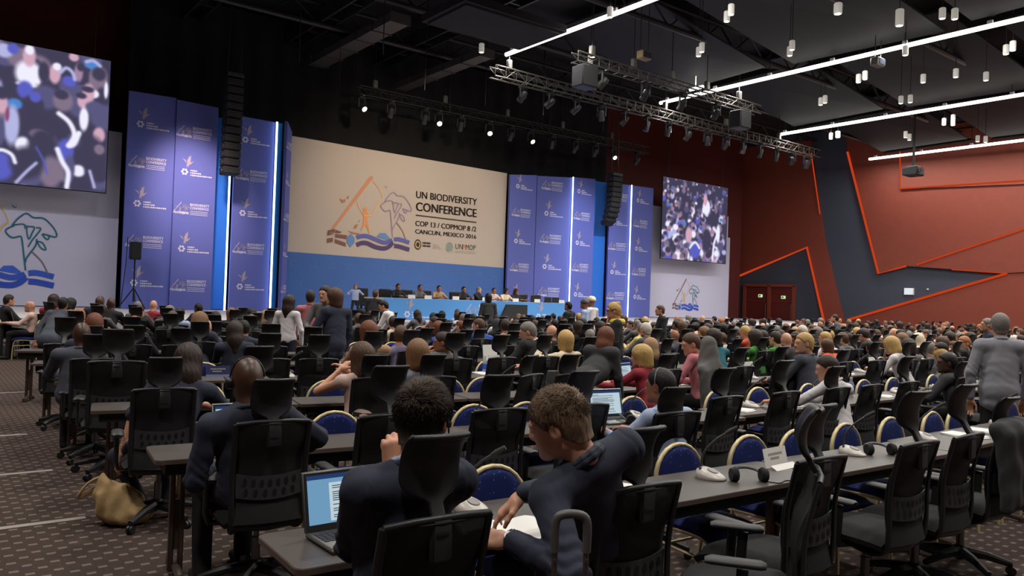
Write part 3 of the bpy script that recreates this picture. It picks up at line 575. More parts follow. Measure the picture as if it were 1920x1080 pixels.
line_array('black curved hanging loudspeaker column right of stage between blue banners', 29.2, 29.3, 8.35, 5.85, 9, .7, .74)
# the four white light tubes running from the stage to the back of the hall
for i, X in enumerate((17.5, 27.0, 36.4, 46.0)):
    y1 = 24.3 if i else 23.6; y0 = -9
    t = thing('light_tube', 'long white %s light tube under the roof' % ('tube end above the trusses, leftmost' if False else ('leftmost', 'second from the left', 'third from the left', 'rightmost, closest to the red wall')[i]), 'ceiling light', (X, y1, 11.0), 0, 'long light tubes')
    b = MB(); b.tube([(0, 0, 0), (0, y0-y1, 0)], .075, 10); b.build('diffuser', M_tube, t)
    for k in range(12): MB().box((0, -k*2.7-.4, .12), (.08, .16, .12)).build('bracket', M_white, t)
    for k in range(6): MB().tube([(0, -k*5.4-.4, .15), (0, -k*5.4-.4, 2.5)], .018, 6).build('hanger', M_steel, t)
    l = lamp('AREA', 'tube_light', (X, (y0+y1)/2, 10.915), 1500, (1, .97, .92), shape='RECTANGLE', size=.12, size_y=y1-y0)
b = MB(); b.tube([(26.2, 21.9, 11), (26.2, 21.2, 11)], .07, 8); b.tube([(26.2, 21.6, 11.05), (26.2, 21.6, 11.55)], .015, 5); o = b.build('light_tube', M_tube); tag(o, 'short lit stub of white tube hanging just above the long truss', 'ceiling light')
# white downlights under the beams
M_can = mat('white lamp can', (205, 202, 196), .5, emit=(255, 248, 235), es=.22); M_canl = glow('can lens', (255, 250, 240), 4)  # can housing has a faint glow of its own to look lit
for i, (x, y) in enumerate(CANS):
    big = i in (2, 3, 25); hh = .5 if i in (3, 23) else .32; d = .12 if big else .095
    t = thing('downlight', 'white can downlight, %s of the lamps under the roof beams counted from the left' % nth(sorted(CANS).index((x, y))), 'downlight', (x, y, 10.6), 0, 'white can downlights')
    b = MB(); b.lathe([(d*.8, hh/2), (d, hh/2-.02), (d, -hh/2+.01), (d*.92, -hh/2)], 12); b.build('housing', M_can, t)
    b = MB(); b.lathe([(d*.8, -hh/2-.004), (d*.8, -hh/2+.006)], 12); b.build('lens', M_canl, t)
    MB().tube([(0, 0, hh/2), (0, 0, 2.9)], .012, 5).build('hanger', M_steel, t)
for i, (x, y, z) in enumerate(((40.2, 18.9, 8.9),)):
    t = thing('ceiling_projector', 'dark projector hanging on a pole before the red wall', 'projector', (x, y, z))
    MB().box((0, 0, 0), (.85, .75, .42), bev=.05).build('body', M_steel, t); MB().tube([(0, 0, .2), (0, 0, 4.5)], .06, 8).build('pole', M_steel, t)
    MB().tube([(-.2, -.37, 0), (-.2, -.47, 0)], .1, 12).build('lens', M_lensd, t); MB().box((0, 0, .26), (.5, .5, .06)).build('mount', M_grey, t)
for i, (x, y, lab) in enumerate(((26.9, 14, 'grey lamp frame hanging on two cables near the upper edge of the roof'), (20.4, 19.2, 'tan gimbal lamp hanging beside the end of the leftmost light tube'))):
    t = thing('lamp_frame', lab, 'stage light', (x, y, 10.6)); b = MB(); m = M_grey if i == 0 else mat('tan metal', (150, 128, 96), .5, .3)
    b.box((0, 0, 0), (.5, .3, .3), bev=.03); b.build('housing', m, t); MB().box((0, -.16, 0), (.4, .03, .2)).build('lens', M_lensd, t)
    for s_ in (-.2, .2): MB().tube([(s_, 0, .1), (s_, 0, 2.6)], .015, 5).build('hanger', M_steel, t)
# ------------------------------------------------------------------ chairs, tables and table-top things
M_mesh = mat('black chair mesh', (26, 26, 29), .75, bump=.25, bscale=500, alpha=.93)
M_plast = mat('black chair plastic', (30, 30, 33), .42, bump=.05, bscale=300)
M_lumb = mat('charcoal plastic', (52, 52, 56), .5)
M_hole = mat('hole black', (6, 6, 7), .9)
M_seatf = mat('black seat fabric', (25, 25, 28), .9, noise=.2, nscale=200)
M_pad = mat('grey arm pad', (42, 41, 42), .5)
M_chrome = mat('gas lift steel', (110, 110, 114), .3, .8)
def exec_parts(parent=None):
    K = []
    b = MB()
    for k in range(5):
        a = k*2*PI/5+PI/2; c, s_ = math.cos(a), math.sin(a)
        b.tube([(.03*c, .03*s_, .13), (.16*c, .16*s_, .115), (.31*c, .31*s_, .075)], [.035, .028, .02], 8)
    b.lathe([(.02, .09), (.05, .1), (.05, .15), (.035, .17)], 12)
    K.append(('base', b.mesh('base', M_plast, 40), []))
    for k in range(5):
        a = k*2*PI/5+PI/2; c, s_ = math.cos(a), math.sin(a); b = MB()
        for q in (-1, 1): b.tube([(.31*c-s_*.012*q-s_*.012, .31*s_+c*.012*q+c*.012, .03), (.31*c-s_*.012*q+s_*.004, .31*s_+c*.012*q-c*.004, .03)], .03, 10)
        b.cyl((.31*c, .31*s_, .03), (.31*c, .31*s_, .08), .01, 6); K.append(('caster', b.mesh('caster', M_plast, 40), []))
    b = MB(); b.lathe([(.026, .15), (.026, .3), (.016, .3), (.016, .42)], 10); K.append(('gas_lift', b.mesh('gas_lift', M_chrome, 40), []))
    b = MB()
    def seat(u, v):
        x = (u-.5)*.5; y = -.22+v*.5; e = (abs(u-.5)*2)**4; g = (abs(v-.5)*2)**4
        return (x*(1-.08*g), y, .475-.03*e-.05*(v**5)-.015*g+.01)
    b.sheet(seat, 10, 10, .07); b.box((0, 0, .41), (.3, .32, .06), bev=.02); K.append(('seat', b.mesh('seat', M_seatf, 60), []))
    b = MB()
    side = smoothline([(.15, .02, .40), (.175, -.14, .385), (.19, -.225, .43), (.2, -.245, .55), (.2, -.25, .78), (.2, -.3, 1.01)], 4)
    for s_ in (-1, 1): b.tube([(p[0]*s_, p[1], p[2]) for p in side], [.018]*(len(side)-8)+[.016]*8, 8, flat=.75)
    b.tube([(-.2, -.3, 1.01), (-.1, -.315, 1.02), (.1, -.315, 1.02), (.2, -.3, 1.01)], .013, 8)
    b.tube([(-.185, -.2, .43), (0, -.235, .425), (.185, -.2, .43)], .026, 8)
    b.box((0, -.31, .95), (.085, .04, .15), bev=.012); K.append(('back_frame', b.mesh('back_frame', M_plast, 50), []))
    b = MB()
    def back(u, v):
        z = .45+v*.56; e = 1-(abs(u-.5)*2)**2; y = (-.245 if z < .8 else -.245-.055*((z-.8)/.21)**1.3)+.03*math.sin(PI*min(1, max(0, (z-.45)/.45)))
        return ((u-.5)*.39, y-.03*e, z)
    b.sheet(back, 10, 14, .012); K.append(('back_mesh', b.mesh('back_mesh', M_mesh, 70), []))
    b = MB()
    f = lambda u, v: ((u-.5)*.36, -.272-.022*(1-(abs(u-.5)*2)**2)+.03*math.sin(PI*min(1, max(0, (.6+v*.13-.02*(1-(abs(u-.5)*2)**2)-.45)/.45))), .6+v*.13-.02*(1-(abs(u-.5)*2)**2))
    b.sheet(f, 10, 4, .01)
    for r_ in range(2):
        for k in range(7 if r_ else 6):
            u = (k+1)/(8 if r_ else 7); p = Vector(f(u, .3+.42*r_)); b.add([(p.x+.011*math.cos(q*PI/4), p.y-.009, p.z+.021*math.sin(q*PI/4)) for q in range(8)], [tuple(range(8))], 1)
    K.append(('lumbar_support', b.mesh('lumbar_support', [M_lumb, M_hole], 60), []))
    for s_ in (-1, 1):
        b = MB(); b.tube([(s_*.16, 0, .4), (s_*.27, .01, .41), (s_*.285, .01, .46), (s_*.285, 0, .64)], [.022, .024, .026, .026], 8, flat=.7); post = b.mesh('armrest', M_plast, 40)
        b = MB(); b.tube([(s_*.28, -.095, .662), (s_*.28, -.075, .664), (s_*.28, .13, .664), (s_*.28, .155, .66)], [.03, .044, .044, .03], 12, flat=.4, ref=(0, 0, 1)); K.append(('armrest', post, [('arm_pad', b.mesh('arm_pad', M_pad, 60))]))
    b = MB()
    def hr(u, v):
        z = .955+v*.335; t = v*.335
        hw = .027 if t < .11 else .027+(.114-.027)*(1-(1-min(1, (t-.11)/.085))**3.0)
        if t > .315: hw *= 1-.1*((t-.315)/.02)**2
        y = -.322 if t < .02 else -.322+.075*math.sin(min(1, (t-.02)/.17)*PI/2)**1.0 - (0 if t < .2 else .06*((t-.2)/.135)**2)
        x = (u-.5)*2*hw
        return (x, y+.025*(x/.112)**2, z)
    b.sheet(hr, 12, 26, .024); b.tube([Vector(hr(i/12, 1))+Vector((0, -.012, -.006)) for i in range(13)], .0115, 8); K.append(('headrest', b.mesh('headrest', M_plast, 70), []))
    return K
def assemble(root, K):
    kids = []
    for name, me, subs in K:
        o = link(name, me, root); g = [link(n2, m2, o) for n2, m2 in subs]; kids.append((o, g))
    KIDS[root.name] = kids; return root
def dup(root, loc, rz, label, group=None):
    r = root.copy(); COL.objects.link(r); r.location = loc; r.rotation_euler = (0, 0, rz); r['label'] = label
    if group: r['group'] = group
    nk = []
    for ch, gs in KIDS[root.name]:
        c = ch.copy(); COL.objects.link(c); c.parent = r; ng = []
        for g in gs: d = g.copy(); COL.objects.link(d); d.parent = c; ng.append(d)
        nk.append((c, ng))
    KIDS[r.name] = nk; return r
EXEC = exec_parts()
def far_exec_mesh():
    b = MB(); mats = []; off = 0
    for name, me, subs in EXEC:
        if name in ('caster', 'lumbar_support'): continue
        vs = [v.co.copy() for v in me.vertices]; b.add(vs, [tuple(p.vertices) for p in me.polygons], {'seat': 1, 'back_mesh': 1}.get(name, 0))
    return b.mesh('far_office_chair', [M_plast, M_seatf], 60)
FAR_EXEC = far_exec_mesh()
M_gold = mat('pale gold painted tube', (206, 190, 146), .42, .25)
def bluefab(nt, b):
    tc = nt.nodes.new('ShaderNodeTexCoord'); v = nt.nodes.new('ShaderNodeTexVoronoi'); v.inputs['Scale'].default_value = 32; v.inputs['Randomness'].default_value = .35
    nt.links.new(tc.outputs['Object'], v.inputs['Vector']); cr = nt.nodes.new('ShaderNodeValToRGB'); cr.color_ramp.elements[0].position = .08; cr.color_ramp.elements[1].position = .12
    cr.color_ramp.elements[0].color = (*lin((120, 130, 172)), 1); cr.color_ramp.elements[1].color = (*lin((29, 40, 96)), 1)
    nt.links.new(v.outputs['Distance'], cr.inputs[0]); nt.links.new(cr.outputs[0], b.inputs['Base Color'])
M_blue = node_mat('dotted blue upholstery', bluefab, .85, .2)
def gold_parts():
    K = []
    arch = [(.2, -.2, .5), (.205, -.215, .66)]+[(.205*math.cos(a), -.225-.02*math.sin(a), .68+.2*math.sin(a)) for a in [PI*k/12 for k in range(13)]]+[(-.205, -.215, .66), (-.2, -.2, .5)]
    b = MB(); b.tube(arch, .0165, 8, flat=.8); K.append(('back_frame', b.mesh('back_frame', M_gold, 60), []))
    for s_ in (-1, 1):
        b = MB(); b.tube([(s_*.2, -.2, .52), (s_*.2, -.19, .44), (s_*.2, -.25, 0)], .0125, 8); K.append(('leg', b.mesh('leg', M_gold, 60), []))
        b = MB(); b.tube(smoothline([(s_*.2, -.19, .43), (s_*.205, .1, .435), (s_*.2, .19, .4), (s_*.2, .22, .25), (s_*.2, .23, 0)]), .0125, 8); K.append(('leg', b.mesh('leg', M_gold, 60), []))
    b = MB()
    for y, z in ((.21, .28), (-.2, .3)): b.tube([(-.2, y, z), (.2, y, z)], .009, 6)
    for s_ in (-1, 1): b.tube([(s_*.2, -.2, .33), (s_*.2, .2, .31)], .009, 6)
    K.append(('stretcher', b.mesh('stretcher', M_gold, 60), []))
    b = MB()
    def pad(u, v):
        a = PI*v
        if v < .5: z = .56+v*.2
        z = .54+v*.325; hw = .19 if z < .68 else .19*math.sqrt(max(.02, 1-((z-.68)/.188)**2))
        return ((u-.5)*2*hw, -.222-.012*v, z)
    b.sheet(pad, 8, 14, .045); K.append(('backrest', b.mesh('backrest', M_blue, 70), []))
    b = MB()
    f = lambda u, v: ((u-.5)*.43, -.2+v*.44, .475-.02*(abs(u-.5)*2)**4-.025*v**6)
    b.sheet(f, 8, 8, .06); K.append(('seat', b.mesh('seat', M_blue, 70), []))
    return K
GOLD = gold_parts()
def merged(K, name, mats, pick):
    b = MB()
    for n, me, subs in K: b.add([v.co.copy() for v in me.vertices], [tuple(p.vertices) for p in me.polygons], pick(n))
    return b.mesh(name, mats, 60)
FAR_GOLD = merged(GOLD, 'far_banquet_chair', [M_gold, M_blue], lambda n: 1 if n in ('seat', 'backrest') else 0)
M_top = mat('dark brown laminate', (74, 67, 64), .42, noise=.06, nscale=80)
M_edge = mat('table edge', (92, 74, 66), .5)
M_apron = mat('black table skirt board', (24, 23, 24), .7)
M_leg = mat('bronze table leg', (92, 76, 70), .4, .5)
TD = .48
def table_parts(L):
    K = []; r = .05
    pts = [(x+cx*r, y+cy*r) for x, y in ()]
    def rr_(x0, x1, y0, y1, r):
        out = []
        for cx, cy, a0 in ((x1-r, y1-r, 0), (x0+r, y1-r, 90), (x0+r, y0+r, 180), (x1-r, y0+r, 270)):
            out += [(cx+r*math.cos(math.radians(a0+k*22.5)), cy+r*math.sin(math.radians(a0+k*22.5))) for k in range(5)]
        return out
    b = MB(); b.slab(rr_(0, L, 0, TD, .04), .716, .7395); b.slab(rr_(.003, L-.003, .003, TD-.003, .04), .7395, .742, 1); K.append(('tabletop', b.mesh('tabletop', [M_edge, M_top], 30), []))
    b = MB(); b.box((L/2, .05, .68), (L-.12, .02, .072)); b.box((L/2, TD-.05, .68), (L-.12, .02, .072)); b.box((.07, TD/2, .68), (.02, TD-.08, .072)); b.box((L-.07, TD/2, .68), (.02, TD-.08, .072)); K.append(('apron', b.mesh('apron', M_apron, None), []))
    for x in (.16, L-.16):
        b = MB()
        for q in (-.028, .028): b.box((x+q, TD/2, .37), (.03, .05, .7), bev=.006)
        b.box((x, TD/2, .3), (.03, .02, .3)); leg = b.mesh('leg', M_leg, 40)
        b = MB(); b.tube([(x, .03, .035), (x, TD/2, .055), (x, TD-.03, .035)], .024, 8)
        for y in (.03, TD-.03): b.cyl((x, y, 0), (x, y, .04), .022, 8)
        K.append(('leg', leg, [('foot', b.mesh('foot', M_leg, 40))]))
    return K
TL = 1.62
TABLE = table_parts(TL)
# table rows bend forward towards the left aisle
def TN(k, X): return 2.5+1.82*k+(.16+.26*k)*max(0, (5-X))/3.85
def TSL(k, X): return math.atan(-(.16+.26*k)/3.85) if X < 5 else 0.0
def row_phrase(k): return '%s table row' % nth(k)
first = None
for k in range(6):
    X = 1.12; i = 0; xmax = min(2.9*(2.5+1.82*k)+2.5, 44) if k < 4 else 9
    while X < xmax:
        a = TSL(k, X+.3); lab = 'dark brown folding table, %s from the aisle in the %s' % (nth(i), row_phrase(k))
        if first is None:
            first = thing('conference_table', lab, 'table', (X, TN(k, X), 0), a, 'conference tables in rows'); assemble(first, TABLE)
        else: dup(first, (X, TN(k, X), 0), a, lab)
        X += TL*math.cos(a)+.012; i += 1
# small things on the tables; each built once and then copied
M_mic = mat('pale grey microphone base', (198, 192, 184), .35)
M_micd = mat('dark grey gooseneck', (86, 84, 82), .4, .5)
def mic_parts():
    K = []; b = MB()
    b.lathe([(.01, 0), (.07, 0), (.075, .012), (.068, .03), (.045, .046), (.01, .05)], 20); me = b.mesh('base', M_mic, 50)
    for v in me.vertices: v.co.y *= 1.25; v.co.z *= 1+.55*(v.co.y/.09)
    b2 = MB(); b2.lathe([(.001, .052), (.03, .051), (.032, .046)], 16); me2 = b2.mesh('speaker_grille', mat('grey speaker grille', (140, 136, 132), .5), 50); 
    for v in me2.vertices: v.co.y -= .012; v.co.z = v.co.z*(1+.55*(v.co.y/.09))+.003
    b3 = MB(); b3.cyl((-.035, .05, .05), (-.035, .05, .062), .008, 8); 
    K.append(('base', me, [('speaker_grille', me2), ('button', b3.mesh('button', M_micd, 40))]))
    b = MB(); g = smoothline([(.0, .055, .045), (.0, .06, .1), (.014, .042, .16), (.045, -.01, .225), (.072, -.055, .262)], 5); b.tube(g, .0065, 7); K.append(('gooseneck', b.mesh('gooseneck', M_micd, 60), []))
    b = MB(); b.tube([(.07, -.051, .26), (.083, -.07, .274), (.106, -.107, .3)], [.009, .0135, .012], 10); K.append(('mic_head', b.mesh('mic_head', mat('mic foam', (60, 58, 56), .8), 60), []))
    return K
def headphone_parts():
    K = []; b = MB(); b.tube([(.095*math.cos(a), .03+.05*math.sin(a), .03+.07*math.sin(a)*.5) for a in [PI*k/12 for k in range(13)]], .014, 6, flat=.6); K.append(('headband', b.mesh('headband', M_plast, 60), []))
    for s_ in (-1, 1):
        b = MB(); b.tube([(s_*.068, 0, .038), (s_*.08, 0, .038), (s_*.108, 0, .038)], [.036, .045, .036], 14); K.append(('ear_cup', b.mesh('ear_cup', M_black, 50), []))
    b = MB(); b.tube(smoothline([(.08, 0, .005), (.16, -.05, .003), (.24, .02, .003), (.3, -.04, .003)]), .003, 5); K.append(('cable', b.mesh('cable', M_black, 50), []))
    return K
M_paper = mat('white paper', (226, 224, 220), .8); M_print = mat('grey print', (150, 148, 146), .8)
def plate_parts():
    b = MB(); b.prism([(0, 0), (.26, 0), (.26, .12), (0, .12)], 0, .002, 0, Matrix.Rotation(math.radians(-14), 4, 'X')); b.prism([(0, 0), (.26, 0), (.26, .05), (0, .05)], 0, .002, 0, Matrix.Translation((0, -.075, .0)) @ Matrix.Rotation(math.radians(-62), 4, 'X') )
    c = MB()
    for r_, (x0, x1) in enumerate(((.05, .21), (.07, .17))):
        for q in range(12 if r_ == 0 else 8):
            x = x0+(x1-x0)*(q+.5)/(12 if r_ == 0 else 8); c.box((x, -.002, .082-.026*r_), (.009, .001, .013), 0, Matrix.Rotation(math.radians(-14), 4, 'X'))
    return [('card', b.mesh('card', M_paper, None), []), ('print', c.mesh('print', M_print, None), [])]
M_alu = mat('silver laptop shell', (150, 150, 152), .35, .6); M_key = mat('dark keys', (34, 34, 38), .6)
M_scr = [glow('laptop desktop', (120, 168, 206), .8), glow('laptop page', (206, 226, 236), .8), mat('screen text', (70, 84, 110), .8), glow('laptop bar', (40, 66, 112), .8)]
def laptop_parts(shell, page=(.3, .98, .04, .82)):
    K = []; b = MB(); b.box((0, 0, .011), (.36, .25, .02), bev=.006); c = MB()
    for r_ in range(5):
        for q in range(13): c.box((-.15+q*.025, .075-r_*.022, .022), (.02, .018, .003))
    d = MB(); d.box((0, -.085, .0212), (.09, .055, .002)); K.append(('base', b.mesh('base', shell, 50), [('keyboard', c.mesh('keyboard', M_key, None)), ('touchpad', d.mesh('touchpad', M_grey, None))]))
    T = Matrix.Translation((0, .125, .018)) @ Matrix.Rotation(math.radians(-14), 4, 'X')
    b = MB(); b.box((0, .006, .122), (.36, .01, .245), 0, T, .004); b.box((0, .0005, .122), (.345, .002, .23), 1, T); c = MB()
    c.add([(-.16, -.0015, .028), (.16, -.0015, .028), (.16, -.0015, .226), (-.16, -.0015, .226)], [(0, 1, 2, 3)], 0, T)
    x0, x1, z0, z1 = [(-.16+.32*page[0]), (-.16+.32*page[1]), .028+.198*page[2], .028+.198*page[3]]
    c.add([(x0, -.002, z0), (x1, -.002, z0), (x1, -.002, z1), (x0, -.002, z1)], [(0, 1, 2, 3)], 1, T); c.add([(-.16, -.002, .208), (.16, -.002, .208), (.16, -.002, .226), (-.16, -.002, .226)], [(0, 1, 2, 3)], 3, T)
    rr2 = random.Random(2); z = z1-.016
    while z > z0+.01:
        n = rr2.choice((.25, .6, .8, .85, .8))
        c.add([(x0+.014, -.0024, z), (x0+.014+(x1-x0-.03)*n, -.0024, z), (x0+.014+(x1-x0-.03)*n, -.0024, z+.0035), (x0+.014, -.0024, z+.0035)], [(0, 1, 2, 3)], 2, T); z -= .0085 if rr2.random() < .8 else .017
    K.append(('screen_lid', b.mesh('screen_lid', [shell, M_black], 50), [('display', c.mesh('display', M_scr, None))]))
    return K
MIC, PHONES, PLATE, LAP, LAPW = mic_parts(), headphone_parts(), plate_parts(), laptop_parts(mat('dark silver laptop', (96, 94, 92), .4, .5)), laptop_parts(M_alu, (.02, .98, .02, .9))
b = MB(); b.box((0, 0, .004), (.21, .297, .008)); b.box((.02, .015, .011), (.21, .297, .006), 0, Matrix.Rotation(.15, 4, 'Z')); PAPERS = [('sheets', b.mesh('sheets', M_paper, None), [])]
PROTO = {}
def put(key, K, name, cat, X, Y, rz, label, z=.742, group=None):
    if key not in PROTO:
        t = thing(name, label, cat, (X, Y, z), rz, group); assemble(t, K); PROTO[key] = t; return t
    return dup(PROTO[key], (X, Y, z), rz, label, group)
# measured places: office chairs (row, x, y, turn, headrest lift), banquet chairs, seated delegates
EXECS = [(0, 1.4, 2.45, -0.042, 0.001, ''), (0, 2.34, 2.41, -0.042, -0.04, ''), (1, 1.63, 4.49, -0.109, -0.038, ''), (2, 1.47, 6.12, -0.175, -0.049, ''), (3, 1.46, 8.63, -0.239, -0.034, ''), (3, 1.52, 7.91, -0.239, 0.004, 'large'), (4, 1.49, 10.69, -0.302, 0.045, ''), (4, 2.19, 10.47, -0.302, -0.034, ''), (4, 2.69, 10.31, -0.302, -0.057, ''), (5, 3.6, 12.05, -0.302, -0.048, ''), (3, 3.03, 8.25, -0.239, -0.003, ''), (4, 3.71, 10.0, -0.302, 0.018, ''), (4, 4.21, 9.84, -0.302, -0.012, ''), (3, 3.53, 8.13, -0.239, -0.013, ''), (2, 3.21, 6.26, -0.175, -0.075, ''), (1, 2.32, 4.41, -0.109, 0.025, ''), (2, 3.74, 6.17, -0.175, -0.072, ''), (3, 5.04, 7.76, -0.239, 0.031, ''), (3, 5.64, 7.76, 0.0, 0.006, ''), (4, 7.24, 9.58, 0.0, -0.049, ''), (2, 4.58, 6.0, 0.35, -0.085, ''), (1, 3.08, 4.33, -0.109, -0.047, ''), (3, 6.34, 7.76, 0.0, 0.004, ''), (2, 5.13, 5.94, 0.0, -0.077, ''), (1, 3.77, 4.26, -0.109, -0.036, ''), (3, 7.13, 7.76, 0.0, -0.025, ''), (2, 6.55, 5.94, 0.0, -0.103, ''), (1, 4.1, 3.71, -0.109, -0.14, ''), (1, 5.14, 4.12, 0.0, -0.04, ''), (2, 7.89, 5.94, 0.0, -0.043, ''), (1, 5.96, 4.12, 0.0, 0.002, ''), (2, 8.73, 5.94, 0.0, -0.04, ''), (2, 9.47, 5.94, 0.0, -0.041, ''), (3, 9.34, 7.76, 0.0, -0.025, ''), (3, 10.32, 7.76, 0.0, -0.061, ''), (3, 11.01, 7.76, 0.0, -0.047, ''), (1, 6.8, 4.12, 0.0, -0.071, ''), (0, 3.55, 2.36, -0.042, -0.011, ''), (0, 3.03, 2.14, 0.62, 0.018, ''), (0, 4.48, 2.32, -0.042, 0.016, ''), (0, 5.05, 2.3, 0.0, 0.033, ''), (1, 8.18, 4.12, 0.0, -0.008, ''), (1, 9.52, 4.12, 0.0, -0.089, ''), (2, 10.21, 5.94, 0.0, -0.108, ''), (4, 5.69, 9.58, 0.0, -0.006, ''), (4, 6.37, 9.58, 0.0, -0.027, ''), (5, 7.73, 11.15, 0.0, -0.126, ''), (4, 5.03, 9.58, -0.302, -0.024, ''), (4, 8.25, 9.58, 0.0, 0.063, ''), (3, 8.67, 7.76, 0.0, -0.054, ''), (0, 5.71, 2.3, 0.0, -0.078, ''), (1, 7.42, 4.12, 0.0, -0.15, 'nohead')]
GOLDS = [(3, 2.69, 9.37, -0.239, 0.028), (2, 2.12, 7.49, -0.175, -0.007), (5, 4.1, 12.78, -0.362, 0.038), (2, 3.25, 7.29, -0.175, 0.027), (1, 2.45, 5.44, -0.109, -0.008), (5, 6.05, 12.44, 0.0, 0.04), (5, 6.74, 12.44, 0.0, 0.017), (3, 6.21, 8.8, 0.0, 0.007), (2, 4.9, 7.0, -0.175, 0.022), (1, 3.59, 5.32, -0.109, -0.003), (1, 4.08, 5.26, -0.109, -0.051), (2, 4.48, 7.08, -0.175, 0.006), (3, 8.88, 8.8, 0.0, -0.017), (1, 5.22, 5.17, 0.0, -0.018), (1, 6.45, 5.17, 0.0, -0.011), (1, 7.14, 5.17, 0.0, -0.027), (0, 4.45, 3.37, -0.042, -0.045), (0, 4.98, 3.35, -0.042, -0.027), (0, 3.78, 3.4, -0.042, -0.032), (0, 6.3, 3.34, 0.0, -0.037), (0, 5.61, 3.34, 0.0, -0.02), (0, 7.51, 3.34, 0.0, -0.04), (0, 7.04, 3.34, 0.0, -0.052), (1, 10.07, 5.17, 0.0, -0.029), (2, 14.28, 6.99, 0.0, -0.118), (0, 8.73, 3.34, 0.0, -0.112), (3, 2.15, 9.5, -0.239, 0.011), (0, 2.39, 3.45, -0.042, -0.032)]
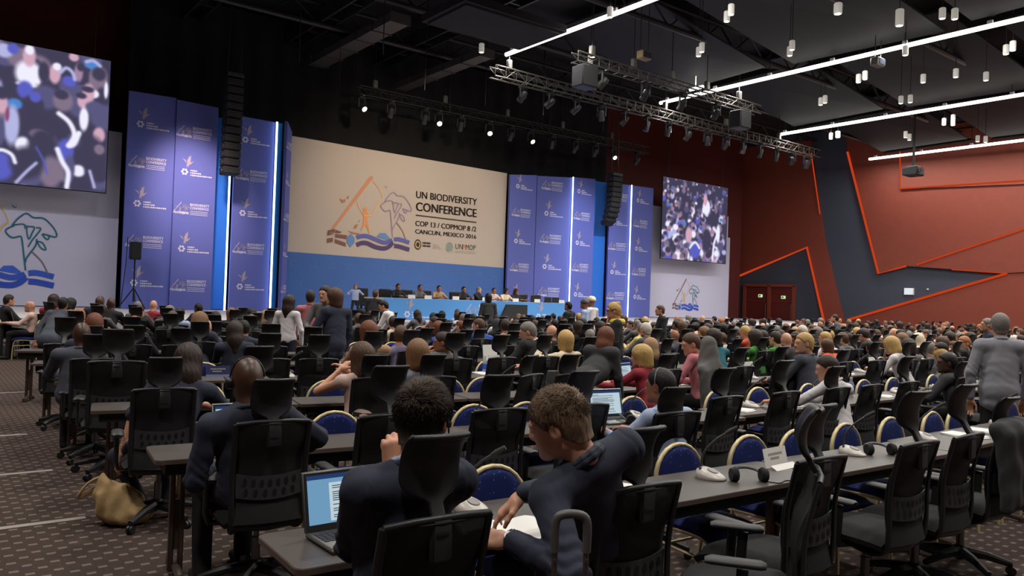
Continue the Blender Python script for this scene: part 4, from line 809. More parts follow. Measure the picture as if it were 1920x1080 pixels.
CROWD = [(2.5, 20.25, 1.46, 'e', 9, 'd', 'l', 1, 'rd'), (2.76, 19.64, 1.39, 'g', 8, 'k', 'b', 1, 'tn'), (3.36, 19.78, 1.46, 'e', 9, 'd', 'n', 3, 'nv'), (3.49, 19.29, 1.43, 'g', 8, 'd', 'n', 3, 'bk'), (3.08, 17.93, 1.3, 'e', 8, 'd', 'l', 1, 'gy'), (2.16, 14.44, 1.32, 'e', 6, 'o', 's', 1, 'gy'), (1.59, 9.64, 1.42, 'e', 4, 'r', 's', 1, 'nv'), (4.04, 19.25, 1.37, 'e', 9, 'g', 's', 1, 'gy'), (3.73, 17.55, 1.31, 'e', 8, 'd', 's', 1, 'bk'), (4.64, 20.39, 1.38, 'g', 9, 'g', 'n', 1, 'rd'), (4.61, 18.88, 1.29, 'e', 9, 'g', 's', 1, 'gy'), (2.54, 12.28, 1.29, 'e', 5, 'o', 's', 1, 'bk'), (4.25, 17.25, 1.34, 'e', 8, 'g', 's', 1, 'gy'), (4.0, 15.51, 1.34, 'e', 7, 'k', 's', 2, 'lb'), (5.61, 20.16, 1.33, 'g', 9, 'k', 's', 3, 'nv'), (3.46, 13.86, 1.33, 'e', 6, 'b', 's', 2, 'bk'), (3.07, 10.89, 1.4, 'e', 4, 'l', 'b', 1, 'nv'), (4.47, 15.26, 1.3, 'e', 7, 'g', 's', 1, 'gy'), (4.08, 13.58, 1.34, 'e', 6, 'k', 's', 2, 'bk'), (5.36, 16.81, 1.32, 'e', 8, 'l', 'l', 1, 'bk'), (6.13, 18.63, 1.29, 'e', 9, 'b', 'n', 2, 'bk'), (5.17, 14.99, 1.37, 'e', 7, 'k', 's', 2, 'bk'), (4.61, 13.34, 1.32, 'e', 6, 'k', 'n', 3, 'bk'), (3.27, 10.07, 1.32, 'e', 4, 'd', 'l', 1, 'nv'), (3.95, 11.75, 1.27, 'e', 5, 'k', 's', 2, 'nv'), (6.83, 18.63, 1.29, 'e', 9, 'b', 's', 1, 'bk'), (9.02, 18.63, 1.28, 'e', 9, 'k', 's', 2, 'bk'), (7.45, 14.99, 1.31, 'e', 7, 'b', 's', 2, 'gy'), (9.6, 18.63, 1.28, 'e', 9, 'd', 'n', 3, 'bk'), (8.07, 14.99, 1.3, 'e', 7, 'g', 's', 1, 'bk'), (9.13, 16.81, 1.27, 'e', 8, 'b', 'l', 1, 'bk'), (7.27, 13.17, 1.32, 'e', 6, 'd', 's', 1, 'cr'), (4.41, 8.6, 1.4, 'e', 3, 'r', 'l', 1, 'tn'), (10.44, 16.81, 1.29, 'e', 8, 'k', 'c', 2, 'nv'), (8.19, 13.17, 1.32, 'e', 6, 'd', 's', 2, 'nv'), (7.14, 11.35, 1.3, 'e', 5, 'r', 'b', 1, 'bl'), (4.93, 7.73, 1.32, 'e', 3, 'd', 's', 2, 'gy'), (8.84, 13.17, 1.24, 'e', 6, 'r', 's', 1, 'tn'), (11.34, 16.81, 1.29, 'e', 8, 'g', 's', 2, 'wh'), (7.99, 11.35, 1.36, 'e', 5, 'b', 's', 1, 'bl'), (10.41, 14.99, 1.34, 'e', 7, 'k', 's', 2, 'wh'), (11.9, 16.81, 1.24, 'e', 8, 'g', 's', 1, 'cr'), (11.09, 14.99, 1.33, 'e', 7, 'k', 's', 2, 'wh'), (8.6, 11.35, 1.36, 'e', 5, 'd', 's', 2, 'tn'), (11.71, 14.99, 1.3, 'e', 7, 'd', 'b', 1, 'bk'), (13.35, 16.81, 1.29, 'e', 8, 'b', 's', 2, 'bk'), (12.21, 14.99, 1.32, 'e', 7, 'k', 's', 2, 'bk'), (10.79, 13.17, 1.27, 'e', 6, 'd', 'l', 1, 'bk'), (10.25, 13.17, 1.27, 'e', 6, 'd', 'l', 1, 'wh'), (11.37, 13.17, 1.3, 'e', 6, 'k', 's', 2, 'bk'), (8.16, 9.53, 1.33, 'e', 4, 'w', 'n', 1, 'bk'), (13.28, 14.99, 1.25, 'e', 7, 'd', 's', 2, 'bk'), (9.02, 9.53, 1.26, 'e', 4, 'g', 's', 1, 'bk'), (10.41, 11.35, 1.33, 'e', 5, 'd', 'l', 2, 'bk'), (12.24, 13.17, 1.33, 'e', 6, 'k', 's', 2, 'gy'), (11.0, 11.35, 1.33, 'e', 5, 'd', 'b', 1, 'bk'), (14.42, 14.99, 1.3, 'e', 7, 'k', 's', 2, 'wh'), (14.02, 13.17, 1.32, 'e', 6, 'g', 's', 1, 'gy'), (12.2, 11.35, 1.31, 'e', 5, 'g', 's', 1, 'yl'), (10.37, 9.53, 1.39, 'e', 4, 'w', 's', 1, 'sl'), (8.49, 7.71, 1.23, 'e', 3, 'o', 'c', 1, 'bk'), (11.16, 9.53, 1.26, 'e', 4, 'b', 'n', 2, 'sl'), (14.63, 13.17, 1.27, 'e', 6, 'b', 's', 1, 'gy'), (16.71, 14.99, 1.19, 'e', 7, 'd', 's', 2, 'bk'), (15.47, 13.17, 1.32, 'e', 6, 'k', 's', 2, 'bk'), (13.53, 11.35, 1.35, 'e', 5, 'b', 'l', 1, 'bk'), (18.1, 14.99, 1.27, 'e', 7, 'g', 's', 1, 'bk'), (16.23, 13.17, 1.26, 'e', 6, 'k', 'b', 2, 'bk'), (18.69, 14.99, 1.29, 'e', 7, 'd', 's', 1, 'gy'), (14.42, 11.35, 1.31, 'e', 5, 'd', 'b', 1, 'bk'), (17.14, 13.17, 1.31, 'e', 6, 'd', 's', 2, 'bk'), (14.97, 11.35, 1.32, 'e', 5, 'k', 'b', 2, 'bk'), (20.36, 14.99, 1.27, 'e', 7, 'g', 's', 1, 'gy'), (12.0, 9.53, 1.32, 'e', 4, 'l', 'b', 1, 'gy'), (9.93, 7.71, 1.37, 'e', 3, 'd', 'b', 1, 'te'), (12.56, 9.53, 1.21, 'e', 4, 'b', 's', 1, 'wh'), (17.75, 13.17, 1.18, 'e', 6, 'b', 's', 1, 'gy'), (15.48, 11.35, 1.25, 'e', 5, 'g', 's', 2, 'gy'), (13.3, 9.53, 1.35, 'e', 4, 'y', 's', 1, 'or'), (16.01, 11.35, 1.24, 'e', 5, 'l', 's', 1, 'or'), (11.02, 7.71, 1.36, 'e', 3, 'd', 'b', 1, 'gn'), (13.9, 9.53, 1.25, 'e', 4, 'd', 'l', 1, 'lb'), (16.55, 11.35, 1.28, 'e', 5, 'k', 's', 2, 'bk'), (19.44, 13.17, 1.22, 'e', 6, 'd', 'b', 2, 'bk'), (17.14, 11.35, 1.29, 'e', 5, 'g', 's', 1, 'bk'), (11.61, 7.71, 1.34, 'e', 3, 'd', 's', 1, 'gn'), (14.55, 9.53, 1.27, 'e', 4, 'b', 's', 1, 'wh'), (11.48, 7.42, 1.33, 'g', 2, 'w', 'n', 1, 'bk'), (20.37, 13.17, 1.26, 'e', 6, 'r', 'b', 1, 'bk'), (12.22, 7.71, 1.33, 'e', 3, 'd', 's', 2, 'bk'), (17.96, 11.35, 1.26, 'e', 5, 'y', 's', 1, 'wh'), (15.35, 9.53, 1.37, 'e', 4, 'w', 's', 1, 'gy'), (15.94, 9.53, 1.33, 'e', 4, 'g', 'b', 1, 'bk'), (13.16, 7.71, 1.33, 'e', 3, 'y', 's', 1, 'wh'), (18.73, 11.35, 1.32, 'e', 5, 'b', 's', 1, 'bk'), (19.32, 11.35, 1.27, 'e', 5, 'd', 's', 2, 'bk'), (16.45, 9.53, 1.27, 'e', 4, 'y', 's', 1, 'or'), (19.86, 11.35, 1.26, 'e', 5, 'd', 'b', 1, 'gy'), (13.75, 7.71, 1.32, 'e', 3, 'b', 's', 1, 'gy'), (17.31, 9.53, 1.2, 'e', 4, 'd', 's', 2, 'bk'), (21.03, 11.35, 1.25, 'e', 5, 'y', 'b', 1, 'gy'), (17.86, 9.53, 1.29, 'e', 4, 'y', 'b', 1, 'gy'), (14.53, 7.71, 1.4, 'e', 3, 'd', 's', 1, 'bk'), (21.83, 11.35, 1.2, 'e', 5, 'b', 's', 1, 'bk'), (18.56, 9.53, 1.29, 'e', 4, 'b', 's', 1, 'gy'), (22.44, 11.35, 1.28, 'e', 5, 'b', 'b', 1, 'tn'), (19.43, 9.53, 1.32, 'e', 4, 'g', 'n', 1, 'bk'), (16.01, 7.71, 1.38, 'e', 3, 'k', 's', 2, 'bk'), (20.22, 9.53, 1.26, 'e', 4, 'g', 's', 1, 'gy'), (11.92, 5.89, 1.35, 'e', 2, 'y', 'b', 1, 'wh'), (15.44, 7.42, 1.32, 'g', 2, 'l', 'b', 1, 'or'), (16.74, 7.71, 1.3, 'e', 3, 'w', 'c', 1, 'cr'), (21.1, 9.53, 1.29, 'e', 4, 'b', 's', 1, 'cr'), (21.71, 9.53, 1.26, 'e', 4, 'b', 's', 1, 'gy'), (18.24, 7.71, 1.33, 'e', 3, 'd', 'b', 1, 'gy'), (13.64, 5.89, 1.36, 'e', 2, 'b', 's', 1, 'pk'), (18.76, 7.71, 1.32, 'e', 3, 'g', 's', 1, 'gy'), (14.5, 5.89, 1.36, 'e', 2, 'o', 's', 1, 'bk'), (19.32, 7.71, 1.32, 'e', 3, 'd', 'b', 1, 'wh'), (15.05, 5.89, 1.38, 'e', 2, 'b', 'b', 1, 'bk'), (20.15, 7.71, 1.23, 'e', 3, 'b', 's', 1, 'gy'), (21.91, 7.71, 1.25, 'e', 3, 'w', 's', 1, 'bk'), (21.48, 7.42, 1.27, 'g', 2, 'd', 's', 1, 'bk'), (12.93, 5.6, 1.19, 'g', 1, 'y', 'b', 1, 'wh'), (14.4, 5.89, 1.15, 'e', 2, 'k', 'b', 2, 'wh'), (13.22, 5.89, 1.27, 'e', 2, 'g', 's', 1, 'gy'), (15.48, 7.71, 1.26, 'e', 3, 'd', 's', 2, 'bk'), (15.23, 7.42, 1.22, 'g', 2, 'd', 'l', 1, 'bk'), (15.08, 7.71, 1.22, 'e', 3, 'b', 's', 1, 'gy'), (12.94, 5.6, 1.28, 'g', 1, 'k', 's', 2, 'gy'), (12.47, 5.89, 1.32, 'e', 2, 'd', 'b', 1, 'gy'), (17.75, 7.42, 1.15, 'g', 2, 'b', 's', 1, 'bk'), (14.24, 7.42, 1.17, 'g', 2, 'k', 's', 2, 'bk')]
SPEC = {'pur': (5.08, 8.97, 1.34, 'e', 4), 'blo': (3.65, 6.13, 1.34, 'e', 2), 'brw': (3.13, 6.22, 1.31, 'e', 2), 'bald': (3.35, 11.58, 1.29, 'g', 4), 'brn': (1.36, 8.93, 1.35, 'e', 3), 'suit': (6.58, 8.19, 1.43, 'e', 3), 'blo2': (6.84, 7.71, 1.34, 'e', 3), 'red': (6.34, 5.89, 1.28, 'e', 2), 'gs': (8.91, 5.51, 1.44, 'e', 2), 'blk': (9.56, 4.07, 1.29, 'e', 1), 'ora': (12.73, 7.42, 1.21, 'g', 2), 'hij': (9.74, 13.17, 1.29, 'e', 6), 'cap': (6.11, 16.81, 1.28, 'e', 8)}
# ------------------------------------------------------------------ smooth bodies: rounded limbs blended into one surface, then meshed
def rc(a, b, r1, r2=None, k=.02): return ('c', np.array(a, float), np.array(b, float), r1, r1 if r2 is None else r2, k)
def el(c, r, k=.02, M=None): return ('e', np.array(c, float), np.array(r, float), M, 0, k)
def sub(p, k=.01): return ('s', p, k)
def field(prims, P):
    d = None
    def one(p):
        if p[0] == 'c':
            pa = P-p[1]; ba = p[2]-p[1]; L = ba@ba
            t = np.clip((pa@ba)/L, 0, 1) if L > 1e-12 else np.zeros(len(P))
            return np.linalg.norm(pa-t[:, None]*ba, axis=1)-(p[3]+(p[4]-p[3])*t)
        q = P-p[1]
        if p[3] is not None: q = q@p[3]
        k0 = np.linalg.norm(q/p[2], axis=1); k1 = np.linalg.norm(q/p[2]**2, axis=1)+1e-9
        return k0*(k0-1)/k1
    for p in prims:
        if p[0] == 's':
            e = one(p[1]); k = p[2]; h = np.clip(.5-.5*(d+e)/k, 0, 1); d = d*(1-h)-e*h+k*h*(1-h); continue
        if p[0] == 'f': d = p[1](P, d); continue
        e = one(p); k = p[5]
        if d is None: d = e; continue
        h = np.clip(.5+.5*(d-e)/k, 0, 1); d = d*(1-h)+e*h-k*h*(1-h)
    return d
def bounds(prims, pad):
    lo = np.full(3, 1e9); hi = -lo
    for p in prims:
        if p[0] == 'c':
            r = max(p[3], p[4]); lo = np.minimum(lo, np.minimum(p[1], p[2])-r); hi = np.maximum(hi, np.maximum(p[1], p[2])+r)
        elif p[0] == 'e': r = p[2].max() if p[3] is not None else p[2]; lo = np.minimum(lo, p[1]-r); hi = np.maximum(hi, p[1]+r)
    return lo-pad, hi+pad
EDG = [(0, 1), (2, 3), (4, 5), (6, 7), (0, 2), (1, 3), (4, 6), (5, 7), (0, 4), (1, 5), (2, 6), (3, 7)]
CRN = np.array([(i >> 2 & 1, i >> 1 & 1, i & 1) for i in range(8)])
def nets(prims, v, box=None):
    lo, hi = box if box is not None else bounds(prims, 2.5*v)
    lo = np.array(lo, float); n = np.maximum(4, np.ceil((np.array(hi)-lo)/v).astype(int)+1)
    g = np.stack(np.meshgrid(*[np.arange(k) for k in n], indexing='ij'), -1).reshape(-1, 3)*v+lo
    f = field(prims, g).reshape(n); s = f < 0
    c = sum(s[a:n[0]-1+a, b:n[1]-1+b, d:n[2]-1+d].astype(np.int8) for a, b, d in CRN)
    act = np.argwhere((c > 0) & (c < 8)); idx = -np.ones(np.array(n)-1, int); idx[tuple(act.T)] = np.arange(len(act))
    vals = np.stack([f[act[:, 0]+a, act[:, 1]+b, act[:, 2]+d] for a, b, d in CRN], 1)
    acc = np.zeros((len(act), 3)); cnt = np.zeros(len(act))
    for a, b in EDG:
        va, vb = vals[:, a], vals[:, b]; m = (va < 0) != (vb < 0); t = np.where(m, va/np.where(m, va-vb, 1), 0)
        acc += np.where(m[:, None], CRN[a]+(CRN[b]-CRN[a])*t[:, None], 0); cnt += m
    V = (act+acc/cnt[:, None])*v+lo; F = []
    for ax in range(3):
        o = [k for k in range(3) if k != ax]; e = np.eye(3, dtype=int)
        sl0 = [slice(1, -1)]*3; sl0[ax] = slice(0, -1); sl1 = [slice(1, -1)]*3; sl1[ax] = slice(1, None)
        A, B = s[tuple(sl0)], s[tuple(sl1)]; q = np.argwhere(A != B)
        if len(q) == 0: continue
        fl = A[tuple(q.T)]; base = q.copy()
        for k in o: base[:, k] += 1
        i = [idx[tuple((base-dd).T)] for dd in (0*e[0], e[o[0]], e[o[0]]+e[o[1]], e[o[1]])]
        Q = np.stack(i, 1); flip = fl if ax != 1 else ~fl
        Q[~flip] = Q[~flip][:, ::-1]; F.append(Q)
    F = np.concatenate(F)
    a, b, c = V[F[:, 0]], V[F[:, 1]], V[F[:, 2]]
    return V, (F if np.einsum('ij,ij->i', a, np.cross(b, c)).sum() > 0 else F[:, ::-1])
def join(parts):
    V = []; F = []; n = 0
    for v, f in parts: V.append(v); F.append(f+n); n += len(v)
    return np.concatenate(V), np.concatenate(F)
def np_mesh(name, V, F, m=None, smooth=True):
    me = bpy.data.meshes.new(name); me.vertices.add(len(V)); me.vertices.foreach_set('co', np.asarray(V, np.float32).ravel())
    k = F.shape[1]; me.loops.add(F.size); me.loops.foreach_set('vertex_index', F.ravel().astype(np.int32))
    me.polygons.add(len(F)); me.polygons.foreach_set('loop_start', np.arange(0, F.size, k, dtype=np.int32)); me.polygons.foreach_set('loop_total', np.full(len(F), k, np.int32))
    if m is not None: me.materials.append(m)
    me.update(calc_edges=True); me.validate()
    if smooth: me.polygons.foreach_set('use_smooth', [True]*len(me.polygons))
    return me
def xf(V, M): M = np.array(M); return V@M[:3, :3].T+M[:3, 3]
# ---- head, hair and hands in their own frames (face towards +Y, crown at z = .125)
CRAN = lambda g=0: [el((0, -.014, .028), (.077+g, .098+g, .094+g)), el((0, -.045, -.01), (.066+g, .066+g, .08+g), .03)]
def head_prims(neck=True):
    p = CRAN()+[el((0, .034, -.034), (.061, .066, .086), .03), rc((-.042, .0, -.072), (-.012, .076, -.096), .026, .02, .03), rc((.042, .0, -.072), (.012, .076, -.096), .026, .02, .03),
         rc((-.036, .078, .026), (.036, .078, .026), .013, k=.02), rc((0, .094, .016), (0, .108, -.022), .008, .012, .012), rc((-.012, .1, -.026), (.012, .1, -.026), .009, k=.01),
         rc((-.02, .092, -.052), (.02, .092, -.052), .0075, k=.008), rc((-.017, .09, -.063), (.017, .09, -.063), .008, k=.008), el((0, .083, -.096), (.022, .018, .018), .02)]
    for s in (-1, 1):
        p += [sub(el((s*.031, .1, .004), (.017, .02, .011)), .012), el((s*.031, .081, .004), (.0125, .0125, .0125), .004), el((s*.079, -.008, -.012), (.009, .021, .033), .008), sub(el((s*.088, -.003, -.01), (.006, .01, .018)), .006)]
    if neck: p += [rc((0, -.024, -.05), (0, -.046, -.165), .056, .058, .03)]
    return p
def hair_region(style):
    def hl(y):
        return np.interp(y, [-.2, -.07, -.03, .02, .045, .075, .12], [-.088, -.088, -.05, .0, .03, .072, .1])
    def f(P, d):
        cut = hl(P[:, 1])-P[:, 2]; ear = -(np.sqrt(((np.abs(P[:, 0])-.085)/.028)**2+((P[:, 1]+.001)/.03)**2+((P[:, 2]+.016)/.041)**2)-1)*.02
        return np.maximum(np.maximum(d, cut), ear)
    return f
def strands(amp, fx=190.):
    def f(P, d):
        a = np.arctan2(P[:, 0], -P[:, 1]+.02); return d+amp*np.sin(a*29+P[:, 2]*22)+amp*.7*np.sin(a*47-P[:, 2]*30+P[:, 1]*40)+amp*.6*np.sin(P[:, 0]*fx+P[:, 2]*90)
    return f
def face_open(P, d):
    return np.maximum(d, -(np.sqrt((P[:, 0]/.06)**2+((P[:, 1]-.115)/.085)**2+((P[:, 2]+.035)/.105)**2)-1)*.07)
def hair_prims(style):
    if style == 's': return CRAN(.009)+[rc((0, -.03, -.05), (0, -.05, -.1), .059, .061, .03), ('f', hair_region('s')), ('f', strands(.0007))]
    if style == 'spiky': return CRAN(.005)+[rc((0, -.03, -.05), (0, -.05, -.1), .058, .06, .03), ('f', hair_region('s'))]
    if style == 'b': return CRAN(.02)+[rc((0, -.04, .02), (0, -.052, -.1), .094, .088, .04), rc((-.07, .0, .02), (-.075, -.0, -.1), .03, .026, .03), rc((.07, .0, .02), (.075, .0, -.1), .03, .026, .03), ('f', face_open), ('f', strands(.001))]
    if style == 'l': return CRAN(.02)+[rc((0, -.04, .02), (0, -.065, -.14), .094, .088, .04), rc((0, -.075, -.12), (0, -.085, -.27), .084, .05, .05), rc((-.07, -.0, .02), (-.08, -.02, -.17), .03, .026, .03), rc((.07, -.0, .02), (.08, -.02, -.17), .03, .026, .03), ('f', face_open), ('f', strands(.0014))]
    if style == 'bun': return CRAN(.014)+[el((0, -.085, .1), (.04, .04, .035), .012), rc((0, -.03, -.03), (0, -.05, -.06), .065, .06, .03), ('f', hair_region('s')), ('f', strands(.002))]
    if style == 'c': return CRAN(.02)+[rc((0, -.04, .02), (0, -.06, -.13), .096, .1, .04), rc((0, .02, -.11), (0, -.02, -.18), .08, .11, .05), ('f', face_open)]
    if style == 'turban': return CRAN(.024)+[rc((-.05, -.02, .09), (.05, -.03, .09), .07, k=.04), el((0, -.015, .06), (.115, .125, .07), .03), ('f', lambda P, d: np.maximum(d, .02+.35*np.maximum(0, P[:, 1])-P[:, 2]))]
    if style == 'n': return None
HC = {}
def hair_mesh(style, v):
    k = (style, v)
    if k not in HC:
        V, F = nets(hair_prims(style), v); HC[k] = np_mesh('hair_'+style, V, F)
    return HC[k]
HEADC = {}
def head_vf(v):
    if v not in HEADC: HEADC[v] = nets(head_prims(), v)
    return HEADC[v]
def hand_prims(curl, spread=1.0, point=None):
    # wrist at the origin, fingers towards +Y, palm facing -Z, thumb on +X
    p = [rc((-.022, .02, 0), (-.03, .085, 0), .016, .014, .02), rc((0, .01, 0), (-.008, .09, .002), .018, .015, .02), rc((.02, .02, 0), (.02, .088, .001), .017, .014, .02), rc((0, -.05, 0), (0, .015, 0), .026, .024, .02)]
    for i, (x, y, L) in enumerate(((.026, .092, .074), (.007, .096, .08), (-.012, .093, .074), (-.03, .084, .058))):
        c = curl[i] if isinstance(curl, (list, tuple)) else curl*(1+.12*i)
        a = 0; q = np.array([x, y, 0]); r = .0092-.0006*i; sx = (x-.0)*.9*spread
        for j, fr in enumerate((.45, .3, .25)):
            a += c*(.8, 1.1, .8)[j]; n = q+L*fr*np.array([sx*2.0*(1 if j == 0 else .4), math.cos(a), -math.sin(a)]); p.append(rc(q, n, r, r-.0008, .005 if j else .012)); q = n; r -= .0008
    p += [rc((.026, .018, -.008), (.052, .05, -.016), .016, .0115, .015), rc((.052, .05, -.016), (.058, .078, -.024), .0105, .0095, .005), rc((.058, .078, -.024), (.054, .1, -.034), .0095, .008, .005)]
    return p
HNC = {}
def hand_vf(curl, v, spread=1.0):
    k = (str(curl), v, spread)
    if k not in HNC: HNC[k] = nets(hand_prims(curl, spread), v)
    return HNC[k]
def frame(o, ydir, zdir, flip=False, s=1.0):
    y = Vector(ydir).normalized(); z = Vector(zdir); z = (z-y*z.dot(y)).normalized(); x = y.cross(z)
    if flip: x = -x
    o = Vector(o); return Matrix(((x.x*s, y.x*s, z.x*s, o.x), (x.y*s, y.y*s, z.y*s, o.y), (x.z*s, y.z*s, z.z*s, o.z), (0, 0, 0, 1)))
def rotz(a): return Matrix.Rotation(a, 4, 'Z')
# ------------------------------------------------------------------ people
SKIN = {1: mat('light skin', (206, 152, 124), .5, noise=.08, nscale=14), 2: mat('tan skin', (158, 106, 78), .5, noise=.08, nscale=14), 3: mat('dark skin', (72, 46, 36), .42, noise=.1, nscale=14)}
def hairmat(name, rgb):
    def f(nt, b):
        tc = nt.nodes.new('ShaderNodeTexCoord'); mp = nt.nodes.new('ShaderNodeMapping'); mp.inputs['Scale'].default_value = (110, 60, 9); n = nt.nodes.new('ShaderNodeTexNoise'); n.inputs['Scale'].default_value = 2.2; n.inputs['Detail'].default_value = 4
        nt.links.new(tc.outputs['Object'], mp.inputs[0]); nt.links.new(mp.outputs[0], n.inputs['Vector']); c = lin(rgb)
        mx = nt.nodes.new('ShaderNodeMix'); mx.data_type = 'RGBA'; mx.inputs[6].default_value = (*[v*.45 for v in c], 1); mx.inputs[7].default_value = (*[min(1, v*1.5) for v in c], 1)
        nt.links.new(n.outputs['Fac'], mx.inputs[0]); nt.links.new(mx.outputs[2], b.inputs['Base Color'])
        bp = nt.nodes.new('ShaderNodeBump'); bp.inputs['Strength'].default_value = .5; bp.inputs['Distance'].default_value = .01; nt.links.new(n.outputs['Fac'], bp.inputs['Height']); nt.links.new(bp.outputs[0], b.inputs['Normal'])
    return node_mat('hair '+name, f, .5, .35)
HAIR = {k: hairmat(n, c) for k, n, c in (('k', 'black', (26, 22, 21)), ('d', 'dark brown', (50, 36, 29)), ('b', 'brown', (84, 60, 44)), ('l', 'light brown', (128, 92, 62)), ('r', 'auburn', (112, 62, 40)), ('o', 'ginger', (168, 104, 58)), ('y', 'blond', (196, 160, 100)), ('e', 'espresso', (70, 56, 46)), ('a', 'ash brown', (136, 113, 93)), ('g', 'grey', (124, 118, 112)), ('w', 'white', (206, 198, 186)))}
HNAME = dict(k='black', d='dark brown', b='brown', l='light brown', r='auburn', o='ginger', y='blond', g='grey', w='white')
CLOTH = {k: mat('cloth '+n, c, .85, noise=.12, nscale=60, bump=.12, bscale=260) for k, n, c in (('nv', 'navy', (40, 44, 62)), ('bk', 'black', (30, 29, 32)), ('gy', 'grey', (96, 94, 96)), ('wh', 'white', (222, 218, 220)), ('rd', 'red', (150, 40, 56)), ('bl', 'blue', (44, 82, 176)), ('gn', 'green', (74, 140, 60)), ('tn', 'tan', (168, 134, 100)),
         ('pk', 'pale pink', (216, 184, 172)), ('pu', 'lilac', (112, 104, 136)), ('te', 'teal', (32, 100, 116)), ('or', 'orange', (206, 84, 56)), ('cr', 'cream', (222, 206, 176)), ('lb', 'pale blue', (166, 182, 214)), ('sl', 'slate', (70, 74, 86)), ('yl', 'pale yellow', (226, 204, 128)), ('ro', 'rose', (186, 112, 120)), ('ch', 'charcoal', (56, 55, 58)), ('lg', 'light grey', (152, 152, 162)))}
CLOTH['pt'] = node_mat('cloth patterned grey', lambda nt, b: _pat(nt, b), .6) if False else mat('cloth patterned grey', (128, 128, 142), .5, noise=.85, nscale=26)
CN = dict(nv='navy', bk='black', gy='grey', wh='white', rd='red', bl='blue', gn='green', tn='tan', pk='pale pink', pu='lilac', te='teal', cr='cream', lb='pale blue', sl='slate', yl='pale yellow', pt='patterned', ro='rose', ch='charcoal', lg='light grey')
CN['or'] = 'orange'
def A(*p): return np.array(p, float)
def ik(s, w_, a, b, pole):
    s, w_ = A(*s), A(*w_); d = w_-s; L = np.linalg.norm(d)
    if L > (a+b)*.985: w_ = s+d/L*(a+b)*.985; d = w_-s; L = np.linalg.norm(d)
    x = (a*a-b*b+L*L)/(2*L); h = math.sqrt(max(a*a-x*x, 0)); n = d/L; p = A(*pole); p = p-n*(p@n); p /= np.linalg.norm(p)+1e-9
    return s+n*x+p*h, w_
def joints(hip, head, ang=(0, 0, 0), twist=0, wl=None, wr=None, pl=(-.7, -.3, -.6), pr=(.7, -.3, -.6), kl=None, kr=None, al=None, ar=None, k=1.0, sw=.185, roll=0, hump=.02):
    J = {}; HM = Matrix.Translation(head) @ Matrix.Rotation(ang[0], 4, 'Z') @ Matrix.Rotation(ang[2], 4, 'Y') @ Matrix.Rotation(ang[1], 4, 'X') @ Matrix.Scale(k, 4)
    J['HM'] = HM; nk = Vector((0, -.055, -.165)); nk = HM @ nk; hip = Vector(hip); nb = Vector(nk)
    sp = nb-hip; J['neck'] = A(*nb); J['hip'] = A(*hip); up = sp.normalized()
    tw = Matrix.Rotation(twist, 3, 'Z'); rt = tw @ Vector((1, 0, 0)); rt = (rt-up*rt.dot(up)*.85).normalized(); rt = (rt+up*roll).normalized(); bk = rt.cross(up).normalized()
    J['up'], J['rt'], J['fw'] = A(*up), A(*rt), A(*bk)
    J['chest'] = A(*(hip+sp*.66))-A(*bk)*hump; J['waist'] = A(*(hip+sp*.3))
    J['shl'] = A(*nb)-A(*rt)*sw*k-A(*up)*.052*k; J['shr'] = A(*nb)+A(*rt)*sw*k-A(*up)*.052*k
    for s, w_, p in (('l', wl, pl), ('r', wr, pr)):
        sh = J['sh'+s]
        if w_ is None: w_ = sh+A(0, .1, -.5)*k
        J['e'+s], J['w'+s] = ik(sh, w_, .3*k, .265*k, p)
    for s, q, kn, an in (('l', -1, kl, al), ('r', 1, kr, ar)):
        J['h'+s] = J['hip']+A(*rt)*q*.09*k; J['k'+s] = A(*kn) if kn is not None else J['h'+s]+A(q*.03, .42, -.03)
        J['a'+s] = A(*an) if an is not None else A(J['k'+s][0], J['k'+s][1]+.02, .09)
    return J
